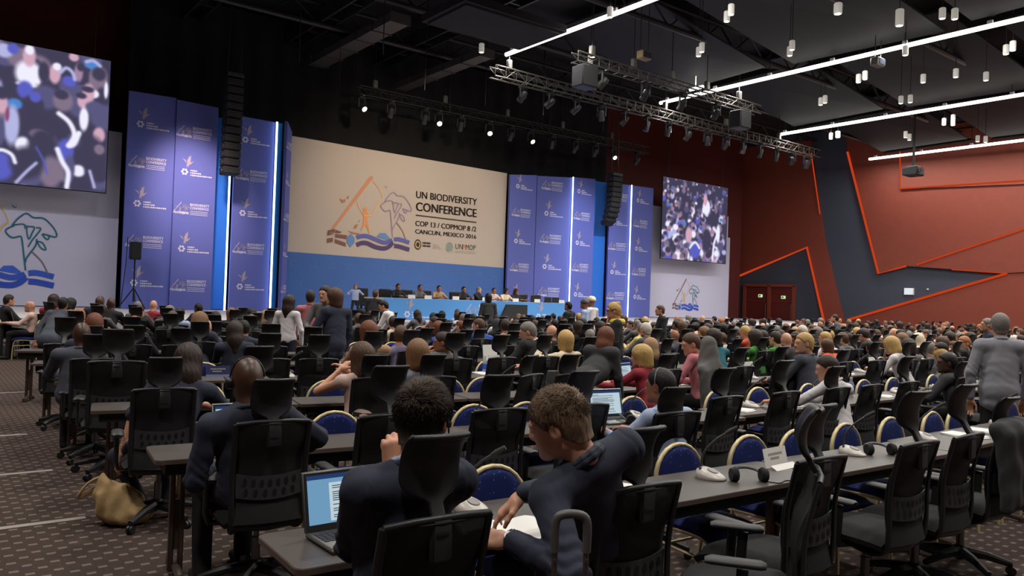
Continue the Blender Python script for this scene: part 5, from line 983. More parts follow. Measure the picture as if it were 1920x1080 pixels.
def top_prims(J, g, sleeve, k=1.0, skirt=True, folds=.0, seams=0):
    R3 = np.stack([J['rt'], J['fw'], J['up']], 1)
    c, hp, wa = J['chest'], J['hip'], J['waist']; rt, up, fw = J['rt'], J['up'], J['fw']
    p = [el(c, (A(.155, .1, .2)+g)*k, .05, R3), el(wa, (A(.148, .1, .17)+g)*k, .06, R3), rc(J['shl'], J['shr'], (.05+g)*k, k=.05), rc(J['neck']-up*.03*k, J['shl']+rt*.02, (.05+g)*k, (.046+g)*k, .03), rc(J['neck']-up*.03*k, J['shr']-rt*.02, (.05+g)*k, (.046+g)*k, .03)]
    if skirt and g > .01: p += [rc(c-up*.05*k-rt*.05, hp-rt*.06, (.095+g)*k, (.1+g)*k, .05), rc(c-up*.05*k+rt*.05, hp+rt*.06, (.095+g)*k, (.1+g)*k, .05), rc(hp-rt*.06, hp-rt*.065-up*.12*k, (.1+g)*k, (.1+g)*k, .04), rc(hp+rt*.06, hp+rt*.065-up*.12*k, (.1+g)*k, (.1+g)*k, .04)] if up[2] > .93 and hp[2] > .8 else []
    if skirt: p.append(el(hp+up*.02, (A(.168, .125, .13)+g)*k, .05, R3))
    for s in 'lr':
        sh, e, w_ = J['sh'+s], J['e'+s], J['w'+s]
        if sleeve == 'none': p.append(rc(sh, sh+(e-sh)*.12, (.05+g)*k, (.05+g)*k, .03))
        elif sleeve == 'short': p.append(rc(sh, sh+(e-sh)*.6, (.054+g)*k, (.054+g)*k, .035))
        else:
            q = .78 if sleeve == 'three' else .12 if sleeve == 'half' else .97
            p += [rc(sh, e, (.049+g)*k, (.041+g)*k, .03), rc(e, e+(w_-e)*q, (.04+g)*k, (.03+g)*k, .015)]
    if folds:
        el_, er_ = J['el'], J['er']
        def f(P, d):
            w1 = np.exp(-((P-el_)**2).sum(1)/.022)+np.exp(-((P-er_)**2).sum(1)/.022); w2 = np.exp(-((P-wa)**2).sum(1)/.03)
            if seams:
                for sh_, q_ in ((J['shl'], 1), (J['shr'], -1)):
                    u_ = (P-sh_)@rt*q_-.012+.25*np.abs((P-sh_)@fw); d = d+seams*np.exp(-(u_/.006)**2)*(((P-sh_)**2).sum(1) < .02)
                d = d+seams*np.exp(-((P@rt-hp@rt)/.004)**2)*((P-wa)@fw < 0)
            return d+folds*(w1*np.sin(P@A(60, 45, 85)+3*np.sin(P@A(22, -30, 14)))+.6*w2*np.sin(P@A(24, 30, 70)+2*np.sin(P[:, 0]*19))+.35*np.sin(P@A(31, 23, 27)+2.2*np.sin(P@A(-13, 17, 21))))
        p.append(('f', f))
    return p
def body_vf(J, v, hv, hand=(.35, .35), k=1.0, hands=True, arms=True):
    parts = []; V, F = head_vf(v if v < .02 else .011); parts.append((xf(V, J['HM']), F))
    p = [rc(J['hip'], J['chest'], .08*k, .085*k, .04), rc(J['chest'], J['neck']-J['up']*.05*k, .062*k, .036*k, .04), rc(J['shl'], J['shr'], .04*k, k=.04)]
    for s in 'lr':
        p += [rc(J['sh'+s], J['e'+s], .047*k, .038*k, .02), rc(J['e'+s], J['w'+s], .037*k, .024*k, .015), rc(J['h'+s], J['k'+s], .068*k, .05*k, .03), rc(J['k'+s], J['a'+s], .046*k, .034*k, .02)]
    parts.append(nets(p, max(hv, .012)))
    if hands:
        for i, s in enumerate('lr'):
            d = J.get('hd'+s, J['w'+s]-J['e'+s]); nz = J.get('hn'+s, A(0, 0, 1)); c = hand[i]
            V, F = hand_vf(c, .0042 if v < .008 else .007); V = V*1.05*k; M = frame(J['w'+s]+A(*Vector(d).normalized())*.03, d, nz, flip=False)
            if s == 'l': V = V*A(1, 1, 1)
            else: V = V*A(-1, 1, 1); F = F[:, ::-1]
            parts.append((xf(V, M), F))
    return join(parts)
def leg_prims(J, k=1.0, g=.0):
    p = [el(J['hip'], A(.16, .13, .11)*k, .05, np.stack([J['rt'], J['fw'], J['up']], 1))]
    for s in 'lr': p += [rc(J['h'+s], J['k'+s], (.084+g)*k, (.062+g)*k, .03), rc(J['k'+s], J['a'+s]+A(0, 0, -.01), (.06+g)*k, (.05+g)*k, .025)]
    return p
def setmat(o, m): o.material_slots[0].link = 'OBJECT'; o.material_slots[0].material = m
def mk(name, V, F, m, parent=None): return link(name, np_mesh(name, V, F, m), parent)
def strand_hair(HM, n, L, m, parent, seed=1, up=.35, rmin=-.05, wd=.0011, g=.016, spike=.4):
    rg = np.random.RandomState(seed); V = []; F = []; f = hair_region('s')
    pts = rg.normal(size=(n*4, 3)); pts /= np.linalg.norm(pts, axis=1)[:, None]; c = A(0, -.02, .02); r = A(.079, .103, .1)
    P = c+pts*r; ok = f(P, np.full(len(P), -1.0)) < .002; P = P[ok][:n]; N = pts[ok][:n]/r; N /= np.linalg.norm(N, axis=1)[:, None]
    flow = np.stack([P[:, 0]*.8, -.25-P[:, 1]*3.2+.7*(P[:, 2] > .06), -.5-0*P[:, 0]], 1)
    flow -= N*(flow*N).sum(1)[:, None]; flow /= np.linalg.norm(flow, axis=1)[:, None]+1e-6
    D = N*(spike+.5*np.clip(P[:, 2]*8, 0, 1)[:, None])+flow*.7+rg.normal(size=P.shape)*.15; D /= np.linalg.norm(D, axis=1)[:, None]
    LL = L*(.45+.55*np.clip((P[:, 2]+.08)/.16, .15, 1))*(.6+.6*rg.rand(len(P)))
    T = np.cross(D, rg.normal(size=P.shape)); T /= np.linalg.norm(T, axis=1)[:, None]; B = np.cross(D, T)
    mid = P+D*LL[:, None]*.55; tip = P+D*LL[:, None]+flow*LL[:, None]*.35
    vs = []
    for q, rr_ in ((P, wd), (mid, wd*.8)):
        for a in range(3): vs.append(q+(T*math.cos(2.094*a)+B*math.sin(2.094*a))*rr_)
    vs.append(tip); Vv = np.stack(vs, 1).reshape(-1, 3); k = np.arange(len(P))*7
    Fs = []
    for a in range(3):
        b = (a+1) % 3; Fs += [np.stack([k+a, k+b, k+3+b], 1), np.stack([k+a, k+3+b, k+3+a], 1), np.stack([k+3+a, k+3+b, k+6], 1)]
    return np_mesh('hair_strands', xf(Vv, HM), np.concatenate(Fs), m, smooth=False)
def person(label, loc, rz, J, skin, hair, style, top, sleeve='long', legs='bk', v=.007, cv=.011, jacket=False, k=1.0, collar=None, folds=.0035, hand=(.35, .35), group=None, hands=True, extra=None, strands_=0, shoes=True, scarfcol=None, skirt=True, spike=.4, seams=0):
    V, F = body_vf(J, v, cv, hand, k, hands)
    o = mk('person', V, F, SKIN[skin]); o.location = (*loc, 0); o.rotation_euler = (0, 0, rz); tag(o, label, 'person', group)
    if style and style != 'n':
        Vh, Fh = nets(hair_prims(style), v if v > .006 else .0055)
        if strands_: me2 = strand_hair(J['HM'], strands_, .03 if style == 'spiky' else .022, HAIR[hair], o, spike=spike)
        nm = 'headscarf' if style == 'c' else 'turban' if style == 'turban' else 'hair'
        h = mk(nm, xf(Vh, J['HM']), Fh, (CLOTH[scarfcol] if scarfcol else HAIR[hair]), o)
        if strands_: hs = link('hair_strands', me2, h)
    Vt, Ft = nets(top_prims(J, .014 if jacket else .006, sleeve, k, skirt, folds, seams), cv); mk('jacket' if jacket else 'shirt', Vt, Ft, CLOTH[top], o)
    if jacket or collar:
        cols = ([(top, .0, .013)] if jacket else [])+([(collar, .016 if jacket else .004, .012)] if collar else [])
    else: cols = []
    for cc, lift_, cr_ in cols:
        p = []; HMn = J['neck']; ax = J['HM'] @ Vector((0, -.024, -.05)); ax = A(*ax)-HMn; up = ax/np.linalg.norm(ax)*.75+J['up']*.25; up /= np.linalg.norm(up); fw = np.cross(up, J['rt']); fw /= np.linalg.norm(fw); rt = np.cross(fw, up); ring = []
        for a in range(13): t = PI*2*a/12; ring.append(HMn+up*(.022+lift_)*k+(rt*math.sin(t)*(.072-lift_*.4)-fw*math.cos(t)*(.07-lift_*.4))*k+fw*.012+up*(-.02*(1-math.cos(t))))
        for a in range(12): p.append(rc(ring[a], ring[a+1], cr_*k, k=.006))
        Vc, Fc = nets(p, .006 if v < .012 else .01); mk('collar', Vc, Fc, CLOTH[cc], o)
    Vl, Fl = nets(leg_prims(J, k), cv*1.3); mk('trousers', Vl, Fl, CLOTH[legs], o)
    if shoes:
        for s in 'lr':
            a = J['a'+s]; d = J.get('toe'+s, A(0, 1, 0)); z0 = min(a[2], .1)
            Vs, Fs = nets([rc((a[0], a[1], z0-.045), (a[0]+d[0]*.15, a[1]+d[1]*.15, z0-.055), .042, .036, .02), rc((a[0], a[1], z0), (a[0], a[1], z0-.05), .045, k=.02)], .014); mk('shoe', Vs, Fs, CLOTH['bk'], o)
    if extra: extra(o, J)
    return o
def seat_pose(h, lean=.0, side=.0, ang=(0, -.1, 0), wl=(-.15, .34, .8), wr=(.15, .34, .8), k=None, **kw):
    k = k or .97*h/1.3; H0 = (side, -.02+lean, h-.128*k)
    return joints((0, -.1, .6), H0, ang, wl=wl, wr=wr, k=k, **kw)
def stand_pose(h, ang=(0, 0, 0), lean=0, wl=(-.24, .06, .82), wr=(.24, .06, .82), k=None, step=0, **kw):
    k = k or h/1.74
    return joints((0, -lean*.3, .93*k), (0, .04+lean, h-.128*k), ang, wl=wl, wr=wr, k=k, kl=(-.1, .02+step, .5*k), kr=(.1, .02-step, .5*k), al=(-.1, -.02+step*1.2, .09), ar=(.1, -.02-step*1.2, .09), **kw)
# ---- the crowd: a few body builds and hair styles shared by copies
POSES = {}
def crowd_variant(i):
    if i in POSES: return POSES[i]
    yaw = (0, .55, -.5, 1.1, -.15, .25)[i % 6]; ln = (0, .1, .05, .02, .16, -.04)[i % 6]
    wl, wr = ((-.15, .34, .8), (.15, .34, .8)) if i % 6 != 3 else ((-.12, .2, 1.02), (.15, .34, .8))
    J = seat_pose(1.30, ln, (0, .02, -.02, .03, 0, -.03)[i % 6], (yaw, -.12 if i % 6 != 4 else -.4, 0), wl, wr)
    V, F = body_vf(J, .02, .024); b = np_mesh('delegate_body', V, F, SKIN[1])
    tj = np_mesh('delegate_jacket', *nets(top_prims(J, .012, 'long', .97, True, .004), .021), CLOTH['bk'])
    ts = np_mesh('delegate_shirt', *nets(top_prims(J, .004, 'three', .95, True, .004), .021), CLOTH['bk'])
    lg = np_mesh('delegate_trousers', *nets(leg_prims(J), .03), CLOTH['bk'])
    POSES[i] = (J, b, tj, ts, lg); return POSES[i]
CH = {}
def crowd_hair(st):
    if st not in CH: CH[st] = np_mesh('delegate_hair', *nets(hair_prims(st), .011), HAIR['k'])
    return CH[st]
def delegate(label, X, Y, rz, h, ha, st, sk, cl, var, group='seated delegates'):
    J, b, tj, ts, lg = crowd_variant(var); s = h/1.30
    hx, hy = J['HM'].translation.x*s, (J['HM'].translation.y+.02)*s; X -= hx*math.cos(rz)-hy*math.sin(rz); Y -= hx*math.sin(rz)+hy*math.cos(rz)
    o = link('person', b, None, (X, Y, 0), rz); o.scale = (s, s, s); setmat(o, SKIN[sk]); tag(o, label, 'person', group)
    if st != 'n':
        hh = link('headscarf' if st == 'c' else 'hair', crowd_hair(st), o); hh.matrix_local = J['HM']; setmat(hh, HAIR[ha] if st != 'c' else CLOTH[{'k': 'nv', 'g': 'ch', 'n': 'tn', 'o': 'tn', 'w': 'cr', 'y': 'wh'}.get(ha, 'tn')])
    jk = cl in ('nv', 'bk', 'gy', 'sl', 'ch'); t = link('jacket' if jk else 'shirt', tj if jk else ts, o); setmat(t, CLOTH[cl])
    l = link('trousers', lg, o); setmat(l, CLOTH['bk' if sk != 2 else 'nv'])
    return o
# ------------------------------------------------------------------ office chairs, banquet chairs and the seated crowd
rr = random.Random(21)
def near(L, x, y, d): return any((q[0]-x)**2+(q[1]-y)**2 < d*d for q in L)
crowd = [list(c) for c in CROWD]
taken = [(c[0], c[1]) for c in crowd]+[(s[0], s[1]) for s in SPEC.values()]+[(6.53, 6.59), (7.41, 6.04), (4.94, 10.71), (5.14, 11.44), (5.04, 12.78), (5.78, 13.6), (7.91, 14.11), (8.61, 8.52), (9.12, 3.33), (4.07, 3.8), (6.8, 4.15), (13.75, 12.13)]
# further back on the right the rows are full: fill the seats between the ones already measured
for k in range(3, 10):
    for ln, off, dens in (('e', -.25, .55), ('g', TD+.8, .35)):
        X = max(9.5, 1.45*(2.5+1.82*k)-2) if k < 6 else 6.0
        while X < min(2.75*(2.5+1.82*k), 42):
            Y = TN(k, X)+off; X += .8+rr.uniform(-.06, .06)
            if rr.random() > dens or Y > 20.3 or near(taken, X, Y, .58): continue
            if X/Y < 1.2 and k < 7: continue
            taken.append((X, Y)); crowd.append([round(X, 2), round(Y, 2), rr.uniform(1.2, 1.34), ln, k, rr.choice('kkkddddbbblgryo'), rr.choice('sssbblnss'), rr.choice((1, 1, 1, 2, 2, 3)), rr.choice(['bk', 'bk', 'nv', 'gy', 'sl', 'ch', 'wh', 'gy', 'tn', 'rd', 'te', 'lb', 'cr'])])
            if len(crowd) > 255: break
stand = [(4.94, 10.71), (5.14, 11.5), (5.04, 12.78), (5.78, 13.6), (7.91, 14.11), (8.61, 8.52), (9.12, 3.33), (5.39, 5.83), (5.84, 5.93), (7.45, 6.0), (4.1, 3.6), (7.0, 4.02), (13.75, 12.13), (1.75, 14.3), (15.4, 5.81)]+[(s[0], s[1]) for s in SPEC.values()]
crowd = [c for c in crowd if not near(stand, c[0], c[1], .42)]
SN = dict(s='short %s hair', b='%s bobbed hair', l='long %s hair', n='a bald head', c='a headscarf')
seats = {}
for i, c in enumerate(crowd): seats.setdefault((c[4], c[3]), []).append(i)
rank = {}
for kk, L in seats.items():
    for j, i in enumerate(sorted(L, key=lambda i: crowd[i][0])): rank[i] = j
for i, (X, Y, h, ln, k, ha, st, sk, cl) in enumerate(crowd):
    hn = (SN[st] % HNAME.get(ha, 'tan')) if '%s' in SN[st] else SN[st]
    lab = 'person with %s in %s, %s %s %s row' % (hn, CN[cl], nth(rank[i]), 'on office chairs of' if ln == 'e' else 'on banquet chairs behind', nth(k))
    delegate(lab, X, Y-(.0 if ln == 'e' else .0), TSL(k, X)+rr.uniform(-.12, .12), h, ha, st, sk, cl, rr.choice((0, 0, 1, 2, 2, 3, 4, 5)) if i % 5 else 0)
# chairs
ex = [list(e)+['near'] for e in EXECS]
pos = [(e[1], e[2]) for e in ex]
for X, Y, h, ln, k, *_ in crowd+[list(s) for s in SPEC.values()]:
    if ln == 'e' and not near(pos, X, Y, .5): ex.append([k, X, Y-.03, TSL(k, X), 0.0, '', 'near' if Y < 8.6 else 'far']); pos.append((X, Y))
for k in range(1, 8):                                                # empty office chairs between the delegates
    X = 1.5
    while X < min(2.8*(2.5+1.82*k)+1, 40):
        X += .74; Y = TN(k, X)-.2
        if len(ex) < 225 and not near(pos, X, Y, .66) and not near(taken, X, Y, .5) and (k < 4 or X > 6): ex.append([k, X, Y, TSL(k, X)+rr.uniform(-.1, .1), 0.0, '', 'near' if Y < 6 else 'far']); pos.append((X, Y))
ex.sort(key=lambda e: (e[0], e[1])); cnt = {}
SPECIAL = {}
proto = None
for k, X, Y, rz, lift, flag, det in ex:
    j = cnt[k] = cnt.get(k, -1)+1
    lab = 'black high-back office chair, %s from the aisle along the %s table row' % (nth(j), nth(k))
    if det == 'far':
        o = link('office_chair', FAR_EXEC, None, (X, Y, 0), rz); tag(o, lab, 'office chair', 'office chairs'); continue
    if proto is None: proto = thing('office_chair', lab, 'office chair', (X, Y, 0), rz, 'office chairs'); assemble(proto, EXEC); r = proto
    else: r = dup(proto, (X, Y, 0), rz, lab)
    for c, g in KIDS[r.name]:
        if flag == 'large': r.scale = (1.12, 1.12, 1.04)
        if c.name.startswith('headrest'):
            c.location.z = max(-.1, min(.1, lift))
            if flag == 'nohead': bpy.data.objects.remove(c)
gl = [[g[0], g[1]+.49*math.sin(g[3]), g[2]-.49*math.cos(g[3]), g[3]+PI, g[4], 'near'] for g in GOLDS]; gp = [(g[1], g[2]) for g in gl]
for X, Y, h, ln, k, *_ in crowd+[list(s) for s in SPEC.values()]:
    if ln == 'g' and not near(gp, X, Y, .42): gl.append([k, X, Y+.02, TSL(k, X), 0, 'near' if Y < 7 else 'far']); gp.append((X, Y))
for k in range(0, 4):
    X = 1.9
    while X < 2.9*(2.5+1.82*k):
        X += .62; Y = TN(k, X)+TD-.12
        if X > 7.6 and not near(gp, X, Y, .5) and rr.random() < .6: gl.append([k, X, Y, TSL(k, X)+PI, 0, 'far']); gp.append((X, Y))
gl.sort(key=lambda e: (e[0], e[1])); cnt = {}; gproto = None
for k, X, Y, rz, lift, det in gl:
    j = cnt[k] = cnt.get(k, -1)+1
    lab = 'blue gold-framed banquet chair, %s from the aisle across the %s table row' % (nth(j), nth(k))
    if det == 'far': o = link('banquet_chair', FAR_GOLD, None, (X, Y, 0), rz); tag(o, lab, 'banquet chair', 'gold banquet chairs')
    elif gproto is None: gproto = thing('banquet_chair', lab, 'banquet chair', (X, Y, 0), rz, 'gold banquet chairs'); assemble(gproto, GOLD)
    else: dup(gproto, (X, Y, 0), rz, lab)
# ------------------------------------------------------------------ delegates near enough to be told apart
def Lc(loc, *p): return (p[0]-loc[0], p[1]-loc[1], p[2])
# the man straight ahead, chin on his hand
def earpiece(o, J):
    HM = J['HM']; b = MB(); b.tube([HM @ Vector(p) for p in smoothline([(.085, -.02, .03), (.094, -.012, -.02), (.09, .01, -.06), (.088, .02, -.075), (.084, .005, -.07)])], .003, 6)
    b.tube([HM @ Vector((.084, .005, -.012)), HM @ Vector((.096, .008, -.014))], .011, 10)
    e = b.build('ear_hook', M_black, o); 
J = joints((0, -.03, .61), (.055, -.1, 1.31), (-.95, -.12, 0), -.1, (.055, .11, 1.055), (.2, .4, .81), (-.3, .3, -1), (.35, -.3, -1), k=1.05, sw=.172)
J['hdl'] = A(.05, .1, 1.0); J['hnl'] = A(-.2, -1, 0)
person('man with dark spiky hair in navy suit seated nearest, chin on his hand, before laptop', (1.39, 2.46), 0, J, 1, 'e', 'spiky', 'nv', v=.005, cv=.0075, jacket=True, k=1.05, legs='nv', hand=(1.0, .4), folds=.006, extra=earpiece, strands_=12000, spike=.34, seams=.004, collar='lb')
# the man leaning over to him, pointing at the papers
loc = (2.3, 2.40)
J = joints((-.02, -.05, .6), (-.37, -.2, 1.285), (.62, -.38, -.18), .05, (-.56, -.2, .87), (-.30, .06, .955), (-.1, -.9, -.5), (.3, .8, -.6), k=1.05, sw=.185, roll=.1, hump=.03)
J['hdr'] = A(-.55, .5, -.72); J['hnr'] = A(-.3, .25, .9); J['hdl'] = A(-.55, .55, .02); J['hnl'] = A(-.3, -.3, .9)
def watch(o, J):
    d = Vector(J['wl']-J['el']).normalized(); c = Vector(J['wl'])+d*.015; u = d.orthogonal().normalized(); w_ = d.cross(u)
    b = MB(); b.tube([c+(u*math.cos(t)+w_*math.sin(t))*.034 for t in [2*PI*k/16 for k in range(17)]], .0065, 6, caps=False, flat=1.3)
    b.tube([c+Vector((-.6, -.5, .6)).normalized()*.03, c+Vector((-.6, -.5, .6)).normalized()*.042], .016, 12); b.build('wristwatch', mat('watch steel', (190, 190, 190), .25, .9), o)
    for s in 'l':
        q = [rc(J['w'+s]-A(*d)*.035, J['w'+s]-A(*d)*.008, .037, .036, .005)]; V, F = nets(q, .006); mk('shirt_cuff', V, F, CLOTH['wh'], o)
person('man with brown hair in dark navy suit leaning left, pointing at white papers', loc, 0, J, 1, 'a', 's', 'nv', v=.005, cv=.0075, jacket=True, k=1.05, legs='nv', collar='sl', seams=.004, hand=((.5, .55, .6, .6), (.28, .34, .3, .42)), folds=.006, extra=watch, strands_=12000, spike=.22)
# headphones man
def phones_on(o, J):
    HM = J['HM']; b = MB(); b.tube([HM @ Vector((.09*math.cos(a), -.01, .0+.125*math.sin(a))) for a in [PI*k/14 for k in range(15)]], .008, 6, flat=.6)
    b.build('headphone_band', M_plast, o)
    for s in (-1, 1): b = MB(); b.tube([HM @ Vector((s*.082, -.005, -.015)), HM @ Vector((s*.1, -.005, -.015)), HM @ Vector((s*.112, -.005, -.015))], [.036, .036, .026], 14); b.build('headphone_cup', M_plast, o)
J = joints((-.04, -.03, .6), (-.075, -.03, 1.225), (-.25, -.1, 0), 0, (-.2, .2, .70), (.26, .18, .70), (-.5, -.6, -.5), (1, -.45, .1), k=1.06, sw=.19, kl=(-.2, .3, .56), al=(-.22, .2, .09))
person('bald man in navy suit wearing black headphones, seen from behind at the second table', (1.6, 4.47), 0, J, 3, 'k', 'n', 'nv', v=.007, cv=.011, jacket=True, k=1.06, legs='bk', folds=.006, extra=phones_on, seams=.004)
# woman behind him
J = joints((.0, -.08, .58), (.23, .22, 1.165), (-.3, -.2, 0), -.1, (-.24, .16, .5), (.36, .45, .78), (-1, .1, .1), (1, -.2, -.4), k=1.0, kl=(-.24, .3, .44), al=(-.1, -.02, .09))
person('woman with long dark hair in navy jacket on the aisle chair of the third row', (1.5, 6.2), 0, J, 1, 'd', 'l', 'nv', 'half', v=.009, cv=.012, jacket=True, legs='nv')
def seated(key, label, h, ha, st, sk, cl, loc=None, rz=None, **kw):
    if loc is None: X, Y, h0, ln, k = SPEC[key]; loc = (X, Y); h = h or h0; rz = TSL(k, X) if rz is None else rz
    pk = {q: kw.pop(q) for q in ('lean', 'side', 'ang', 'wl', 'wr', 'pl', 'pr', 'twist') if q in kw}
    rz = rz or 0; hx, hy = pk.get('side', 0), pk.get('lean', 0)
    if key: loc = (loc[0]-hx*math.cos(rz)+hy*math.sin(rz), loc[1]-hx*math.sin(rz)-hy*math.cos(rz))
    return person(label, loc, rz, seat_pose(h, **pk), sk, ha, st, cl, k=.97*h/1.3, **{**dict(v=.011, cv=.014), **kw})
seated('', 'man with black hair and headset band in pale blue shirt, second table row', 1.3, 'k', 's', 2, 'lb', (4.1, 3.6), 0, v=.008, cv=.011, lean=.03, ang=(.25, -.1, 0), collar='lb', extra=lambda o, J: MB().tube([J['HM'] @ Vector((.095*math.cos(a), -.01, .0+.13*math.sin(a))) for a in [PI*k/14 for k in range(15)]], .004, 6).build('headset_band', M_grey, o))
seated('', 'man with dark brown hair in white shirt looking down at the second table row', 1.3, 'd', 's', 1, 'wh', (7.0, 4.02), 0, v=.008, cv=.011, lean=.06, ang=(.75, -.3, 0), wl=(-.25, .42, .82), wr=(-.05, .45, .82), collar='wh')
seated('brw', 'woman with long brown hair in sleeveless pale top, hands raised at her face', None, 'b', 'l', 1, 'pk', sleeve='none', wl=(-.14, .2, 1.03), wr=(.0, .28, 1.0), ang=(.2, 0, 0), v=.009, cv=.012)
seated('blo', 'woman with straight blonde bob in silver patterned blouse', None, 'l', 'b', 1, 'pt', ang=(-.45, 0, 0), v=.009, cv=.012)
seated('pur', 'man with short brown hair in lilac shirt, a red lanyard at his neck', None, 'b', 's', 1, 'pu', ang=(-.9, -.05, 0), lean=.02, extra=lambda o, J: MB().tube([Vector(J['neck'])+Vector((.075*math.cos(a), .01+.075*math.sin(a), -.005+.02*math.sin(a))) for a in [2*PI*k/14 for k in range(15)]], .008, 6).build('lanyard', CLOTH['rd'], o))
seated('bald', 'bald pale man in slate suit with white collar, centre of left block', None, 'g', 'n', 1, 'sl', jacket=True, collar='wh', ang=(-.4, 0, 0))
seated('brn', 'man with shaved brown head in slate suit beside a bright laptop at the aisle', None, 'k', 'n', 3, 'sl', jacket=True, side=.03)
seated('suit', 'man with grey-brown hair in black suit bending to the left over a table', None, 'g', 's', 1, 'bk', jacket=True, lean=.12, ang=(.9, -.35, 0), collar='wh')
seated('blo2', 'woman with blonde bob in cream top, hand raised beside her head', None, 'y', 'b', 1, 'cr', wl=(-.28, .1, 1.12), ang=(-.2, 0, 0))
seated('red', 'woman with streaked blonde bob in dark red sweater typing on a laptop', None, 'y', 'b', 1, 'rd', ang=(.55, -.15, 0), lean=.1, wl=(-.3, .42, .82), wr=(-.1, .45, .82), v=.009, cv=.012)
seated('', 'man with brown hair in rose shirt with orange lanyard, looking down to the left', 1.4, 'b', 's', 1, 'ro', (7.45, 6.0), .25, ang=(.75, -.35, 0), lean=.1, v=.009, cv=.012, collar='pk', extra=lambda o, J: MB().tube([Vector(J['neck'])+Vector((.08*math.cos(a), .01+.08*math.sin(a), .0+.02*math.sin(a))) for a in [2*PI*k/14 for k in range(15)]], .007, 6).build('lanyard', CLOTH['tn'], o))
seated('gs', 'man with sandy blond hair in slate suit, turned to the left in profile', None, 'y', 's', 1, 'sl', jacket=True, ang=(1.0, -.1, 0))
seated('blk', 'person with dark hair in charcoal jacket hunched beside the standing grey-suited man', None, 'k', 's', 3, 'ch', jacket=True, lean=.08, ang=(.7, -.1, 0))
seated('ora', 'person in bright orange top seated behind the blond man in slate', None, 'b', 'b', 1, 'or', lean=.15)
seated('hij', 'woman with dark grey headscarf and green scarf in the middle of the crowd', None, 'k', 'c', 2, 'bk', scarfcol='ch')
seated('cap', 'person in tan knitted cap and red top, hand at the ear', None, 'k', 'c', 1, 'rd', scarfcol='tn', wl=(-.12, .12, 1.1))
def standing(label, loc, rz, h, ha, st, sk, cl, legs='bk', **kw):
    pk = {q: kw.pop(q) for q in ('lean', 'ang', 'wl', 'wr', 'pl', 'pr', 'twist', 'step', 'hump') if q in kw}
    return person(label, loc, rz, stand_pose(h, **pk), sk, ha, st, cl, legs=legs, **{**dict(v=.011, cv=.014, k=h/1.74 if h > 1.55 else 1.0), **kw})
standing('grey-haired man in light grey suit jacket standing at the far right, back turned', (9.12, 3.33), -.95, 1.77, 'g', 's', 1, 'lg', jacket=True, v=.009, cv=.011, folds=.003, collar='lg', wl=(-.27, .04, .8), wr=(.27, .12, .84))
standing('man in pink shirt standing with his back turned among the seated left block', (5.78, 13.6), -.45, 1.76, 'd', 's', 2, 'ro', collar='ro')
standing('woman with long dark hair in white blouse standing left of the pink-shirted man', (5.04, 12.78), -.9, 1.66, 'd', 'l', 2, 'wh', 'nv')
standing('woman with brown bob in navy jacket and grey trousers standing in the left block', (4.94, 10.71), .15, 1.80, 'b', 'b', 1, 'nv', 'lg', jacket=True, ang=(.5, 0, 0), wl=(-.2, .3, 1.05))
standing('dark-haired woman facing the camera, smiling down beside the navy-jacketed woman', (5.14, 11.5), 2.4, 1.84, 'd', 's', 1, 'gy', wl=(-.15, .3, 1.1), wr=(.15, .3, 1.1), ang=(-.3, -.15, 0))
standing('man with black hair in white shirt stooping to the left before the dais', (7.91, 14.11), .75, 1.60, 'k', 's', 1, 'wh', lean=.28, ang=(.2, -.3, 0), k=1.0, wl=(-.15, .5, .82), wr=(.15, .5, .82))
standing('man in white robe and grey scarf turban, left of two men in white', (14.75, 15.78), .5, 1.77, 'g', 'turban', 2, 'lb', 'wh', scarfcol='gy', v=.014, cv=.018)
standing('man in white robe and pale turban, right of two men in white', (15.3, 16.1), .2, 1.84, 'w', 'turban', 2, 'wh', 'wh', scarfcol='cr', v=.014, cv=.018)
standing('dark-haired man in black jacket standing by the right end of the dais', (14.06, 15.68), .3, 1.70, 'k', 's', 2, 'bk', jacket=True, v=.014, cv=.018)
standing('person with black hair in charcoal jacket standing before the middle of the dais', (14.4, 19.9), -.3, 1.86, 'k', 'b', 2, 'ch', jacket=True, v=.014, cv=.018)
def glasses(o, J):
    HM = J['HM']; b = MB()
    for s in (-1, 1):
        b.tube([HM @ Vector((s*.032+.02*math.cos(t), .1, .004+.017*math.sin(t))) for t in [2*PI*k/12 for k in range(13)]], .003, 5, caps=False); b.tube([HM @ Vector((s*.05, .098, .006)), HM @ Vector((s*.08, .0, .002))], .003, 5)
    b.tube([HM @ Vector((-.012, .102, .006)), HM @ Vector((.012, .102, .006))], .003, 5); b.build('glasses', M_black, o)
    V, F = nets([rc(J['neck']+A(.08*math.cos(a), .01+.08*math.sin(a), -.02), J['neck']+A(.08*math.cos(a+.55), .01+.08*math.sin(a+.55), -.01), .042, k=.02) for a in [2*PI*k/12 for k in range(12)]], .012); mk('scarf', V, F, mat('bright yellow scarf', (226, 204, 84), .8), o)
standing('woman with blonde bun, glasses and bright yellow scarf standing in the middle', (8.61, 8.52), .75, 1.73, 'y', 'bun', 1, 'bk', jacket=True, ang=(.15, -.15, 0), extra=glasses, v=.008)
standing('woman in charcoal sweater bending over a table, long auburn hair hanging down', (5.39, 5.83), -1.35, 1.47, 'r', 'l', 1, 'ch', lean=.45, ang=(.2, -.2, 0), k=1.08, wl=(-.18, .5, .74), wr=(.2, .5, .74), pl=(-.3, -.1, -1), pr=(.3, -.1, -1), hump=.08)
standing('young man in black suit with white collar walking left before the white cloth', (13.75, 12.13), .95, 1.70, 'b', 's', 1, 'bk', jacket=True, collar='wh', step=.12, ang=(0, -.1, 0))
standing('man in dark suit with shaved head half hidden behind the grey-suited man', (15.4, 5.81), .6, 1.68, 'g', 's', 1, 'nv', jacket=True)
